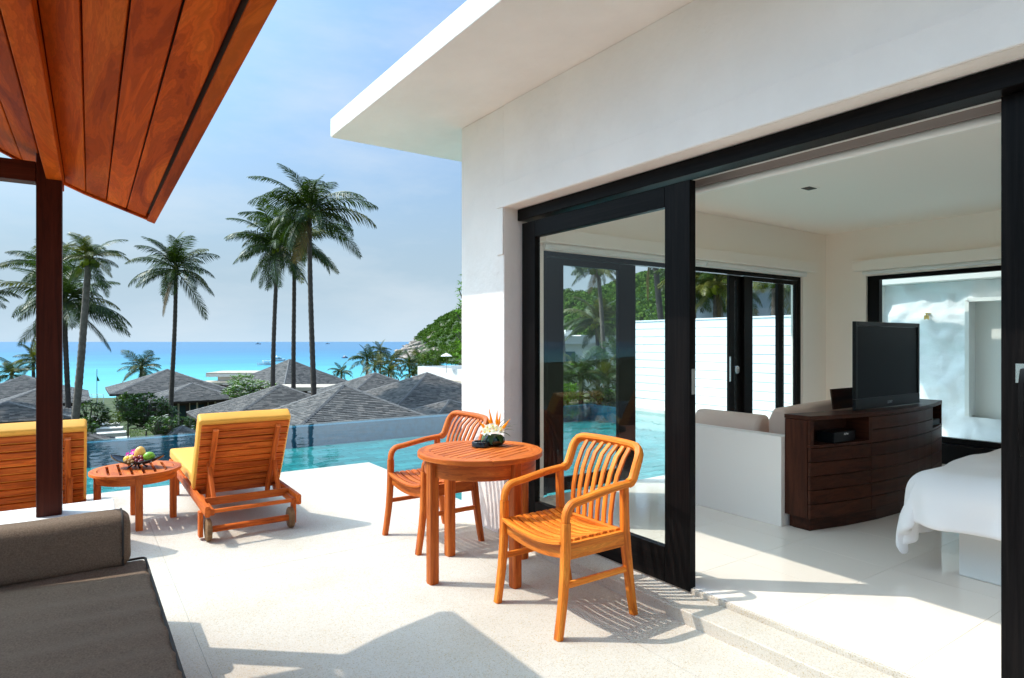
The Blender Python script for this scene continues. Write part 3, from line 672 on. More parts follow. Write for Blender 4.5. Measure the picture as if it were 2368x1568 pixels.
for i in range(7):
    z0, z1 = rows[i]+.0025, rows[i+1]-.0025
    for (a, b_) in ((CX0, N1), (N1, N2), (N2, CX1)):
        if i >= 5 and (a != N1): continue
        arcbox(a+.002, b_-.002, z0, z1, 0, .02).build('drawer_front', 'cabinet_wood', cab, world=True, bevel=.0015)
arcbox(CX0+.01, CX1-.01, .2, .685, .022, .19).build('carcass', 'cabinet_wood', cab, world=True); arcbox(N1, N2, .69, CT-.032, .022, .19).build('carcass', 'cabinet_wood', cab, world=True)
for (a, b_) in ((CX0, N1), (N2, CX1)):
    arcbox(a, b_, .692, .712, 0, .19).build('niche_shelf', 'cabinet_wood', cab, world=True); arcbox(a, a+.03, .713, CT-.032, 0, .19, 1).build('niche_side', 'cabinet_wood', cab, world=True); arcbox(b_-.03, b_, .713, CT-.032, 0, .19, 1).build('niche_side', 'cabinet_wood', cab, world=True)
    arcbox(a+.03, b_-.03, .713, CT-.032, .17, .19).build('niche_back', 'cabinet_wood', cab, world=True)
Bx(CX0-.004, CX0+.018, 2.482, 2.652, .19, CT-.032).build('side_panel', 'cabinet_wood', cab, world=True); Bx(CX0+.04, CX1-.04, 2.5, 2.64, FZ, .2).build('carcass', 'cabinet_wood', cab, world=True)
fl_ = MB(); fl_.box(0, .5, 0, .012, 0, .16, Matrix.Translation((4.86, 2.6, CT)) @ Matrix.Rotation(R(-8), 4, 'X')); fl_.build('lift_flap', 'cabinet_wood', cab, world=True)
mediabox = thing('media_player', 'black media box sitting in the left niche of the dark cabinet', 'media player', (4.66, 2.42, .713))
Bx(4.5, 4.8, bow(4.65)+.03, bow(4.65)+.16, .713, .79).build('case', 'tv_black', mediabox, world=True, bevel=.004)
mediabox2 = thing('set_top_box', 'small black box in the right niche of the dark cabinet', 'set-top box', (6.2, 2.45, .713))
Bx(6.08, 6.32, bow(6.2)+.03, bow(6.2)+.15, .713, .765).build('case', 'tv_black', mediabox2, world=True, bevel=.004)
tv = thing('television', 'black flat television raised out of the dark wooden cabinet', 'television', (5.4, 2.47, CT))
TX0, TX1, TZ0, TZ1, TY = 4.87, 5.95, CT+.005, CT+.685, 2.44
Bx(TX0+.16, TX1-.16, TY+.035, TY+.07, TZ0+.04, TZ1-.12).build('back', 'tv_black', tv, world=True, bevel=.01)
Bx(TX0, TX1, TY, TY+.026, TZ0, TZ0+.085).build('bezel', 'tv_black', tv, world=True, bevel=.004)
for q in ((TX0, TX0+.035, TZ0+.0855, TZ1), (TX1-.035, TX1, TZ0+.0855, TZ1), (TX0+.0355, TX1-.0355, TZ1-.035, TZ1)): Bx(q[0], q[1], TY, TY+.026, q[2], q[3]).build('bezel', 'tv_black', tv, world=True, bevel=.004)
Bx(TX0+.036, TX1-.036, TY+.008, TY+.022, TZ0+.086, TZ1-.036).build('screen', 'tv_screen', tv, world=True)
def lettering(txt, size, name, mat, parent, M4):
    cu = bpy.data.curves.new('lettering', 'FONT'); cu.body = txt; cu.size = size; cu.extrude = size*.02; cu.align_x = 'CENTER'
    ob = bpy.data.objects.new('lettering', cu); C.objects.link(ob); dg = bpy.context.evaluated_depsgraph_get(); me = bpy.data.meshes.new_from_object(ob.evaluated_get(dg))
    bpy.data.objects.remove(ob); me.materials.clear(); me.materials.append(M[mat]); o = bpy.data.objects.new(name, me); C.objects.link(o); o.parent = parent; o.matrix_basis = Matrix.Translation(-parent.location) @ M4; return o
lettering('SONY', .03, 'brand_lettering', 'steel', tv, Matrix.Translation((5.41, TY-.002, TZ0+.03)) @ Matrix.Rotation(R(90), 4, 'X'))
lettering('ALPine', .022, 'brand_lettering', 'blind_white', mediabox, Matrix.Translation((4.66, bow(4.65)+.027, .765)) @ Matrix.Rotation(R(90), 4, 'X'))
# bed
bed = thing('bed', 'bed under a puffy white duvet on a pale plinth', 'bed', (5.1, .7, FZ))
Bx(4.2, 6.1, -.9, 1.52, FZ, .42).build('plinth', 'far_white', bed, world=True, bevel=.01)
Bx(4.13, 6.2, -1.0, 1.58, .421, .6).build('mattress', 'linen_white', bed, world=True, bevel=.06, seg=4)
bm = bmesh.new(); nx, nyv = 90, 90
gv = {}
OX, OY = .34, .47                      # overhang at the side and at the foot
for i in range(nx+1):
    for j in range(nyv+1):
        cx_ = -OX+(i/nx)*2.6; cy_ = -2.2+(j/nyv)*(2.2+OY)      # cloth coordinates from the foot corner of the mattress
        ex, ey = max(0, -cx_), max(0, cy_); rr = .13
        def drop(e):
            if e <= 0: return 0, 0
            a = min(e/rr, 1.5); return rr*math.sin(a)+.1*max(0, e-rr*1.5), rr*(1-math.cos(a))+max(0, e-rr*1.5)*.98
        ox, zx = drop(ex); oy, zy = drop(ey)
        x = 4.13+max(cx_, 0)-ox; y = 1.6+min(cy_, 0)+oy; z = .70+.05*math.sin(min(1, (cx_+OX)/1.3)*math.pi*.5)*math.sin(min(1, (OY-cy_)/1.2)*math.pi*.5)-.04
        if ex > 0 and ey > 0:
            t = math.hypot(ex, ey); z -= max(zx, zy)+.32*min(zx, zy); x += .6*ox*ey/t; y -= .25*oy*ex/t
        else: z -= max(zx, zy)
        n1 = noise.noise(Vector((cx_*2.6, cy_*2.6, 4))); n2 = noise.noise(Vector((cx_*7, cy_*7, 1)))
        z += .02*n1+.006*n2
        if zx > .02 or zy > .02:
            if ex > ey: x += (.028*math.sin(cy_*17+3*n1)+.02*n2)*min(1, ex*4)
            else: y += (.03*math.sin(cx_*15+3*n1)+.02*n2)*min(1, ey*4)
        gv[i, j] = bm.verts.new((x, y, z))
for i in range(nx):
    for j in range(nyv): bm.faces.new((gv[i, j], gv[i+1, j], gv[i+1, j+1], gv[i, j+1]))
me = bpy.data.meshes.new('duvet'); bm.to_mesh(me); bm.free(); me.transform(Matrix.Translation(-bed.location)); me.materials.append(M['linen_white'])
me.polygons.foreach_set('use_smooth', [True]*len(me.polygons))
dv = bpy.data.objects.new('duvet', me); C.objects.link(dv); dv.parent = bed
so_ = dv.modifiers.new('thick', 'SOLIDIFY'); so_.thickness = .06; so_.offset = 0; ss_ = dv.modifiers.new('sub', 'SUBSURF'); ss_.levels = 1; ss_.render_levels = 1

# ---------------------------------------------------------------- open pavilion with the daybed on the left
pav = thing('pavilion', 'open-sided wooden pavilion whose plank roof overhangs the daybed', 'pavilion', (-.54, 1.5, 0))
RP = [(.362, 2.128), (.04, 2.245), (-.12, 2.315), (-.42, 2.47), (-.54, 2.535)]     # roof profile, eave to ridge (underside)
RY_ = 4.055
def roof_strip(x0, z0, x1, z1, y0, y1, th):
    d = Vector((x1-x0, 0, z1-z0)).normalized(); nrm = Vector((-d.z, 0, d.x)); nrm = -nrm if nrm.z < 0 else nrm
    p = [Vector((x0, 0, z0)), Vector((x1, 0, z1)), Vector((x1, 0, z1))+nrm*th, Vector((x0, 0, z0))+nrm*th]
    vs = [(q.x, y, q.z) for y in (y0, y1) for q in p]; r_ = random.uniform(0, 50); r2 = random.uniform(0, 50)
    return MB().add(vs, [(0, 1, 2, 3), (7, 6, 5, 4), (0, 4, 5, 1), (1, 5, 6, 2), (2, 6, 7, 3), (3, 7, 4, 0)], [(y+r_, i*.1+r2 if False else (q.x-x0)+r2, r2) for y in (y0, y1) for i, q in enumerate(p)])
cum = [0]
for (a, b_) in zip(RP, RP[1:]): cum.append(cum[-1]+math.dist(a, b_))
def rp(s_):
    for i in range(len(RP)-1):
        if s_ <= cum[i+1] or i == len(RP)-2:
            t = (s_-cum[i])/(cum[i+1]-cum[i]); return RP[i][0]+(RP[i+1][0]-RP[i][0])*t, RP[i][1]+(RP[i+1][1]-RP[i][1])*t
s_ = .045; pw_ = .098
while s_+pw_ < cum[-1]:
    a = rp(s_+.002); b_ = rp(s_+pw_-.003); roof_strip(*a, *b_, -3.2, RY_-.035, .018).build('ceiling_plank', 'ceiling_wood', pav, world=True, bevel=.0035)
    s_ += pw_
for i in range(len(RP)-1):
    a, b_ = RP[i], RP[i+1]; roof_strip(a[0], a[1]+.021, b_[0], b_[1]+.021, -3.2, RY_-.002, .045).build('roof_board', 'dark_wall', pav, world=True)
    roof_strip(-1.08-a[0], a[1], -1.08-b_[0], b_[1], -3.2, RY_-.001, .06).build('roof_board', 'dark_wall', pav, world=True)
    roof_strip(a[0]-(.036 if i == 0 else 0), a[1]-.012+(.013 if i == 0 else 0), b_[0], b_[1]-.012, RY_-.034, RY_, .034).build('barge_board', 'ceiling_wood', pav, world=True)
roof_strip(.365, 2.112, .325, 2.126, -3.2, RY_+.002, .08).build('eave_fascia', 'ceiling_wood', pav, world=True, bevel=.004)
part(Bx(-.146, -.047, 3.655, 3.755, .63, 2.33), 'post', 'post_wood', pav, bevel=.004)
part(Bx(-.108, -.046, -3.2, 3.92, 2.212, 2.29), 'purlin', 'ceiling_wood', pav, bevel=.003)
part(Bx(-.932, -.1465, 3.66, 3.75, 2.195, 2.288), 'tie_beam', 'post_wood', pav, bevel=.003)
part(Bx(-1.034, -.935, 3.655, 3.755, .63, 2.33), 'post', 'post_wood', pav, bevel=.004)
part(Bx(-1.3, .165, 3.42, 3.895, -.01, .63), 'plinth_ledge', 'render_white', pav, bevel=.006)
part(Bx(-1.3, .165, -3, 3.419, -.01, .27), 'plinth', 'render_white', pav)
daybed = thing('daybed_mattress', 'thick taupe daybed mattress with dark piping under the wooden roof', 'mattress', (-.48, 1.8, .27))
def matt(q):
    w_ = sm(-.35, .45, q.x)*sm(-.02, .05, q.z)
    e_ = .008*math.sin(q.y*31+5*noise.noise(Vector((q.x*1.2, q.y*2.2, 0))))*w_ + .006*noise.noise(q*2.2)*(q.z > 0)
    return q+Vector((.004*noise.noise(q*5), 0, e_+.010*(1-(q.x/.75)**2)*(q.z > 0)))
soft('cover', rbox(.75, 2.15, .09, .03, 26, 90, 2, matt), 'fabric_taupe', daybed, Matrix.Translation(Vector((.272-.75, 3.39-2.15, .36))-daybed.location))
pts = []
for (cx_, cy_, a0) in ((.202, 3.32, 0), ):
    pts += [(.2655, -.9+i*(3.36+.9)/40, .4445) for i in range(41)]
    pts += [(.243+.0235*math.cos(a), 3.36+.0235*math.sin(a), .4445) for a in [R(k) for k in range(10, 91, 10)]]
    pts += [(.24-i*.07, 3.3835, .4445) for i in range(20)]
mb = MB(); mb.tube(pts, .0055, 6); mb.build('piping', 'piping', daybed, world=True, smooth=60)
bol = thing('bolster', 'long taupe square bolster lying along the end of the daybed', 'cushion', (-.5, 3.36, .455))
def bolf(q):
    return q+Vector((.006*noise.noise(q*7)*(abs(q.x) > .6), .02*(q.z/.11)*(1 if q.y < 0 else 0)+.004*noise.noise(q*4), .004*noise.noise(q*Vector((3, 6, 6)).length*.4)))
soft('cover', rbox(.7, .1, .113, .05, 40, 4, 4, bolf, 6), 'fabric_taupe', bol, Matrix.Translation(Vector((.205-.7, 3.372, .563))-bol.location))
mb = MB(); mb.tube([(.172, 3.372+(.1+.004)*math.copysign(abs(math.cos(a))**.55, math.cos(a))-(.02*(-math.copysign(abs(math.sin(a))**.55, math.sin(a))) if math.cos(a) < 0 else 0), .563+.116*math.copysign(abs(math.sin(a))**.55, math.sin(a))) for a in [2*math.pi*k/40 for k in range(41)]], .0045, 6); mb.build('piping', 'piping', bol, world=True, smooth=60)
# the pavilion stands a touch out of square with the villa: turn it about its seaward eave corner
pc_ = Vector((.362, 4.055, 0)); pav.rotation_euler = (0, 0, -.0155)
pav.location = pc_+Matrix.Rotation(-.0155, 3, 'Z') @ (Vector(pav.location)-pc_)

# ---------------------------------------------------------------- armchairs
def arc(c, r_, a0, a1, n, y=None):
    return [(c[0]+r_*math.cos(R(a0+(a1-a0)*i/n)), c[1]+r_*math.sin(R(a0+(a1-a0)*i/n))) for i in range(n+1)]
def armchair(mat, label):
    t = thing('armchair', label, 'chair', (2.18, 2.652, 0), 0, 'slatted armchairs at the round table')
    yw = .268
    for sg in (-1, 1):
        y = sg*yw
        p = [(-.252, 0), (-.236, .1), (-.222, .2), (-.212, .32), (-.207, .43), (-.206, .56)]
        p = [(a+.0, y, z) for a, z in p]
        mb = MB(); mb.sweep(p, [.044]*6, [.036, .038, .04, .042, .044, .042], up=(-1, 0, 0), ch=.16); mb.build('leg', mat, t, smooth=35)
        q = [(-.206, .562), (-.205, .585), (-.200, .609), (-.188, .630), (-.170, .645), (-.145, .652), (-.10, .657), (-.02, .671), (.08, .687), (.17, .696), (.222, .699)]
        mb = MB(); mb.sweep([(a, y, z) for a, z in q], .044, .036, up=(-1, 0, .25), ch=.2)
        mb.build('armrest', mat, t, smooth=35)
        r_ = [(.262, 0), (.243, .1), (.225, .22), (.206, .36), (.197, .46), (.193, .58), (.192, .683)]
        mb = MB(); mb.sweep([(a, y*1.0, z) for a, z in r_], .042, [.036, .04, .044, .048, .046, .042, .04], up=(-1, 0, 0), ch=.16); mb.build('leg', mat, t, smooth=35)
        mb = MB(); mb.box(-.205, .2, y-.014, y+.014, .378, .458); mb.build('seat_rail', mat, t, bevel=.004)
        mb = MB(); mb.box(-.212, .215, y-.011, y+.011, .238, .268); mb.build('stretcher', mat, t, bevel=.004)
    # hoop of the back: one bent bar from arm to arm
    side = [(.222, .699), (.243, .706), (.258, .723), (.270, .752), (.283, .785), (.297, .820), (.314, .850), (.334, .868)]
    hoop = [(a, -yw, z) for a, z in side[:6]]+[(.310, -yw+.006, .845), (.322, -yw+.022, .866), (.331, -yw+.05, .876), (.336, -yw+.085, .879)]
    hoop += [(.336+.022*math.cos(math.pi*y/.36), y, .879) for y in (-.13, -.06, 0, .06, .13)]
    hoop += [(a, -y, z) for a, y, z in hoop[:10][::-1]]
    mb = MB(); mb.sweep(hoop, .04, .046, up=(-.55, 0, .83), ch=.2); mb.build('back_rail', mat, t, smooth=40)
    for i in range(7):
        y = (i-3)*.053; yt = (i-3)*.058; bx = .336+.022*math.cos(math.pi*yt/.36)
        pts = [(.196, y, .452), (.2, y, .52), (.212, y+(yt-y)*.3, .62), (.24, y+(yt-y)*.6, .72), (.285, y+(yt-y)*.85, .81), (bx-.008, yt, .866)]
        mb = MB(); mb.sweep(pts, .027, .015, up=(-1, 0, .3), ch=.15); mb.build('back_slat', mat, t, smooth=35)
    # dished seat slats, side to side
    ys = [-.254+.508*k/10 for k in range(11)]
    def dish(y): return .036*(1-(y/.262)**2)
    for i in range(9):
        x = -.214+i*.047; w_ = .0345 if i else .042
        mb = MB(); mb.sweep([(x, y, .4575-dish(y)+.006) for y in ys], w_, .016, up=(0, 0, 1), ch=.14); mb.build('seat_slat', mat, t, smooth=35)
    for x, nm in ((-.197, 'seat_apron'), (.185, 'seat_apron')):
        vs, fs = [], []
        for k, y in enumerate(ys):
            zt = .456-dish(y)-.004 if x < 0 else .452; zb = .385-dish(y)*.9 if x < 0 else .385
            vs += [(x-.012, y, zb), (x-.012, y, zt), (x+.012, y, zt), (x+.012, y, zb)]
        for k in range(10):
            for a in range(4): fs.append((k*4+a, k*4+(a+1) % 4, k*4+4+(a+1) % 4, k*4+4+a))
        fs += [(0, 1, 2, 3)[::-1], (40, 41, 42, 43)]
        r0 = random.uniform(0, 30); MB().add(vs, fs, [(v[1]+r0, v[2], v[0]+r0) for v in vs]).build(nm, mat, t, bevel=.003)
    mb = MB(); mb.sweep([(.19, -.24, .447), (.19, .24, .447)], .04, .026, ch=.15); mb.build('back_rail', mat, t, smooth=35)
    return t
ch1 = armchair('teak_light', 'slatted wooden armchair nearest the camera, pale orange, in front of the open glass door')
ch2 = clone(ch1, (2.163, 4.155, 0), R(1), 'redder slatted wooden armchair behind the round table, against the villa corner')
for c_ in ch2.children:
    c_.data = c_.data.copy(); c_.data.materials[0] = M['teak_red']

# ---------------------------------------------------------------- round and oval slatted tables
def ellipse(a, b_, n, t0=0, t1=2*math.pi): return [(a*math.cos(t0+(t1-t0)*k/n), b_*math.sin(t0+(t1-t0)*k/n)) for k in range(n+1)]
def slat_table(name, label, loc, rz, a, b_, zt, ring, th, nsl, gap, apr, ah, lr, lw, mat, axis, dash=None):
    t = thing(name, label, 'table', loc, rz)
    ai, bi = a-ring, b_-ring
    for k in range(4):                                      # rim in four segments
        t0, t1 = k*math.pi/2+.03+math.pi/4, (k+1)*math.pi/2+.03+math.pi/4
        o_ = ellipse(a, b_, 14, t0, t1); i_ = ellipse(ai, bi, 14, t0, t1)
        vs, fs, gs = [], [], []; r0 = random.uniform(0, 30); tt = [(k_*.045) for k_ in range(15)]
        for q in range(15):
            for (x, y), dz in ((o_[q], zt-th), (o_[q], zt), (i_[q], zt), (i_[q], zt-th)):
                vs.append((x, y, dz)); gs.append((tt[q]+r0, (0 if (x, y) == o_[q] else ring), dz+r0))
        for q in range(14):
            for e in range(4): fs.append((q*4+e, q*4+4+e, q*4+4+(e+1) % 4, q*4+(e+1) % 4))
        fs += [(0, 1, 2, 3), (59, 58, 57, 56)]
        MB().add(vs, fs, gs).build('rim', mat, t, bevel=.005)
    ai2, bi2 = ai+.004, bi+.004
    half = bi2 if axis == 'x' else ai2; wd = 2*half/nsl
    for i in range(nsl):
        c0 = -half+i*wd+gap/2; c1 = c0+wd-gap; pts = []
        ins = .0 if nsl > 9 else .004
        la, lb = (ai2, bi2) if axis == 'x' else (bi2, ai2)
        def ext(c): return la*math.sqrt(max(0, 1-min(1, (c/lb)**2)))
        cs = [c0+(c1-c0)*k/4 for k in range(5)]
        poly = [(ext(c), c) for c in cs]+[(-ext(c), c) for c in cs[::-1]]
        if max(p[0] for p in poly) < .06: continue
        if axis != 'x': poly = [(y, x) for x, y in poly][::-1]
        pp = []
        for p in poly:
            if not pp or math.dist(p, pp[-1]) > .002: pp.append(p)
        if math.dist(pp[0], pp[-1]) < .002: pp.pop()
        MB().prism(pp, zt-th+.004, zt-.0015).build('top_slat', mat, t, bevel=.002)
    ka, kb = apr
    o_ = ellipse(ka, kb, 48)[:-1]; i_ = ellipse(ka-.022, kb-.022, 48)[:-1]
    vs, fs, gs = [], [], []
    for q in range(48):
        for (x, y), dz in ((o_[q], zt-th-ah), (o_[q], zt-th-.001), (i_[q], zt-th-.001), (i_[q], zt-th-ah)): vs.append((x, y, dz)); gs.append((q*.045, (x*x+y*y)**.5, dz))
    for q in range(48):
        for e in range(4): fs.append((q*4+e, (q*4+4) % 192+e, (q*4+4) % 192+(e+1) % 4, q*4+(e+1) % 4))
    MB().add(vs, fs, gs).build('apron', mat, t, smooth=50, bevel=.003)
    for k in range(4):
        an = lr[2]+k*math.pi/2; x, y = lr[0]*math.cos(an), lr[1]*math.sin(an)
        mb = MB(); T = Matrix.Translation((x, y, 0)) @ Matrix.Rotation(an, 4, 'Z')
        mb.sweep([(0, 0, 0), (0, 0, .012), (0, 0, zt-th-.001)], [lw*.9, lw, lw], [lw*.9, lw, lw], up=(1, 0, 0), ch=.12, T=T); mb.build('leg', mat, t, smooth=35)
    mb = MB(); mb.box(-ai*.9, ai*.9, -.02, .02, zt-th-.03, zt-th-.001) if axis != 'x' else mb.box(-.02, .02, -bi*.9, bi*.9, zt-th-.03, zt-th-.001); mb.build('batten', mat, t)
    return t
TBL = Vector((2.11, 3.395, 0)); TZ = .765
slat_table('round_table', 'round slatted wooden table between the two armchairs', TBL, R(22), .395, .395, TZ, .085, .032, 12, .008, (.352, .352), .095, (.352, .352, R(-18)), .06, 'teak_red', 'x')
STL = Vector((.40, 5.87, 0))
slat_table('side_table', 'low oval slatted wooden side table between the two sun loungers', STL, 0, .322, .33, .435, .055, .026, 7, .02, (.278, .286), .062, (.262, .272, 0), .05, 'teak_red', 'y')

# ---------------------------------------------------------------- ashtray and flowers on the round table
ash = tag(MB().lathe([(0, .0), (.056, .0), (.06, .006), (.058, .03), (.055, .036), (.046, .036), (.043, .018), (0, .014)], 28).build('ashtray', 'bowl_black', smooth=35, bevel=.002), 'round black ceramic ashtray on the slatted table beside the flower vase', 'ashtray')
ash.location = (2.17, 3.485, TZ)
for o_ in (): pass
mb = MB(); VL = Vector((2.27, 3.475, TZ))
vase = tag(MB().lathe([(0, 0), (.03, 0), (.055, .008), (.07, .028), (.068, .05), (.052, .066), (.034, .072), (.032, .066), (0, .06)], 26).build('vase', 'vase_green', smooth=60), 'small glossy dark green vase on the round table', 'vase'); vase.location = VL
flw = thing('flower_arrangement', 'orange bird-of-paradise, white frangipani and leaves standing in the green vase', 'flowers', VL+Vector((0, 0, .066)))
RV = Vector((cT, -sT, 0)); FV = Vector((sT, cT, 0))
def vec(r_, f_, z): return RV*r_+FV*f_+Vector((0, 0, z))
for (a, b_, w_) in ((vec(-.01, .0, .03), vec(-.037, 0, .185), .02), (vec(.012, .01, .04), vec(.018, .01, .172), .02), (vec(.02, .01, .04), vec(.042, .0, .155), .017), (vec(-.04, -.01, .03), vec(-.115, -.01, .105), .02), (vec(.03, -.02, .02), vec(.105, -.02, .115), .022), (vec(-.01, .02, .04), vec(-.055, .02, .13), .015)):
    d = b_-a; m_ = a+d*.4; sd = d.cross(FV).normalized()
    mb = MB(); f2 = FV*.006
    mb.add([a, m_+sd*w_*.5, b_, m_-sd*w_*.5, m_-f2], [(0, 1, 4), (1, 2, 4), (2, 3, 4), (3, 0, 4), (0, 3, 2, 1)]); mb.build('bract', 'bract_orange', flw)
def flower(parent, name, c, nrm, rad, mat, ctr, npet=5):
    nrm = nrm.normalized(); q = nrm.to_track_quat('Z', 'Y').to_matrix().to_4x4(); T = Matrix.Translation(c) @ q; mb = MB()
    for k in range(npet):
        a = 2*math.pi*k/npet; ca, sa = math.cos(a), math.sin(a); l_ = Vector((ca, sa, 0)); s_ = Vector((-sa, ca, 0))
        mb.add([l_*.08*rad, l_*.55*rad+s_*.38*rad+Vector((0, 0, .22*rad)), l_*rad+Vector((0, 0, .3*rad)), l_*.55*rad-s_*.38*rad+Vector((0, 0, .14*rad))], [(0, 1, 2, 3)])
    mb.v = [tuple(T @ Vector(p)) for p in mb.v]
    o = mb.build(name, mat, parent)
    if ctr: mb = MB(); mb.ball((0, 0, .05*rad), .2*rad, 8, 5, T=T); mb.build('flower_centre', ctr, o)
    return o
for (p, nn, rd) in ((vec(-.062, -.03, .026), vec(-.5, -.8, .5), .03), (vec(-.03, -.05, .034), vec(-.2, -1, .55), .033), (vec(.012, -.055, .044), vec(.1, -1, .5), .033), (vec(-.045, -.02, .055), vec(-.3, -.8, .8), .028), (vec(-.01, -.03, .066), vec(0, -.8, .8), .028), (vec(.042, -.04, .04), vec(.5, -.8, .5), .028), (vec(-.075, -.0, .05), vec(-.7, -.5, .6), .026)):
    flower(flw, 'white_flower', p, nn, rd, 'petal_white', 'petal_yellow')
def leafblade(parent, a, b_, w_, mat='leaf_dark', name='leaf', sag=.01):
    d = b_-a; sd = d.cross(Vector((0, 0, 1))).normalized() if abs(d.normalized().z) < .95 else RV; mb = MB(); ns = 5; vs = []
    for i in range(ns+1):
        t = i/ns; w2 = w_*math.sin(math.pi*min(1, .08+t*.92))**.8*.5; c = a+d*t+Vector((0, 0, sag*math.sin(math.pi*t)-sag*2*t*t))
        vs += [c-sd*w2+Vector((0, 0, w2*.3)), c, c+sd*w2+Vector((0, 0, w2*.3))]
    fs = [(i*3+k, i*3+k+1, i*3+4+k, i*3+3+k) for i in range(ns) for k in (0, 1)]
    return mb.add(vs, fs).build(name, mat, parent, smooth=60)
for (a, b_, w_) in ((vec(.02, 0, .02), vec(.125, .02, .075), .016), (vec(.02, 0, .02), vec(.135, .0, .05), .018), (vec(.02, 0, .01), vec(.11, -.03, .015), .022), (vec(.01, .02, .03), vec(.075, .04, .125), .014), (vec(.02, .02, .03), vec(.1, .05, .11), .014), (vec(-.02, -.04, .01), vec(-.02, -.085, -.03), .045), (vec(.02, -.04, .01), vec(.05, -.09, -.02), .042), (vec(-.04, -.02, .01), vec(-.085, -.05, -.015), .04), (vec(.03, .03, .02), vec(.16, .05, .085), .006)): leafblade(flw, a, b_, w_)

# ---------------------------------------------------------------- fruit bowl on the side table
BL = STL+Vector((.01, .02, .435)); bowl = thing('fruit_bowl', 'black curved leaf-shaped fruit bowl on the oval side table', 'bowl', BL, -TH)
vs, fs = [], []; nu, nv = 18, 8
for side_ in (0, 1):
    for i in range(nu+1):
        for j in range(nv+1):
            u = -1+2*i/nu; w_ = .1*(1-u*u)**.75+.004; v_ = -1+2*j/nv
            z = .03+.075*abs(u)**2.1+.03*v_*v_*(1-abs(u)**2) - (.008 if side_ else 0); vs.append((.215*u, w_*v_, z))
o2 = (nu+1)*(nv+1)
for i in range(nu):
    for j in range(nv):
        q = i*(nv+1)+j; fs.append((q, q+nv+1, q+nv+2, q+1)); fs.append((o2+q, o2+q+1, o2+q+nv+2, o2+q+nv+1))
for i in range(nu):
    for j in (0, nv): q = i*(nv+1)+j; fs.append((q, o2+q, o2+q+nv+1, q+nv+1) if j else (q, q+nv+1, o2+q+nv+1, o2+q))
MB().add(vs, fs).build('dish', 'bowl_black', bowl, smooth=60)
for a in range(4): 
    mb = MB(); an = a*math.pi/2+.7; mb.tube([(.03*math.cos(an), .03*math.sin(an), .03), (.055*math.cos(an), .05*math.sin(an), .012), (.075*math.cos(an), .06*math.sin(an), 0)], [.008, .006, .009], 6); mb.build('foot', 'bowl_black', bowl, smooth=50)
def fr(name, label, cat, mat, r_, f_, z, rad, sx=1, sy=1, sz=1, group=None, rot=(0, 0, 0)):
    mb = MB(); mb.ball((0, 0, 0), rad, 14, 9, sx, sy, sz, Euler(rot).to_matrix().to_4x4()); o = tag(mb.build(name, mat, smooth=60), label, cat, group); o.location = BL+vec(r_, f_, z); return o
fr('mango', 'ripe yellow mango standing tall at the back of the fruit bowl', 'mango', 'mango', .012, .01, .115, .04, 1, .9, 1.35, rot=(0, .15, 0))
fr('green_mango', 'smooth green mango at the right end of the fruit bowl', 'mango', 'mango_green', .092, .0, .088, .042, 1.05, .9, .92)
fr('yellow_fruit', 'yellow fruit at the left end of the black bowl', 'fruit', 'banana', -.072, -.02, .068, .03, .95, 1, .95)
fr('orange_fruit', 'orange-yellow fruit behind the longans in the bowl', 'fruit', 'mango', -.045, -.005, .076, .027)
for i, (a, b_, c_) in enumerate(((.002, -.04, .082), (.024, -.055, .066), (.05, -.03, .086), (.06, -.045, .062), (.05, -.058, .052), (.032, -.025, .09))): fr('grape', 'dark red grape in the bunch at the front of the fruit bowl', 'grape', 'grape', a, b_, c_, .0165, group='dark red grapes')
for i, (a, b_, c_) in enumerate(((-.055, -.06, .06), (-.022, -.06, .07), (-.005, -.062, .055), (-.03, -.066, .046))): fr('longan', 'small brown longan at the front left of the fruit bowl', 'longan', 'longan', a, b_, c_, .0165, group='brown longans')
orc = thing('orchid', 'magenta orchid blossom tucked beside the yellow mango in the bowl', 'flower', BL+vec(-.045, .02, .09))
for (p, nn) in ((vec(0, 0, .03), vec(-.2, -.9, .6)), (vec(-.045, 0, .005), vec(-.5, -.8, .3)), (vec(.02, .0, .0), vec(0, -1, .2))): flower(orc, 'blossom', p, nn, .03, 'orchid', 'petal_white')

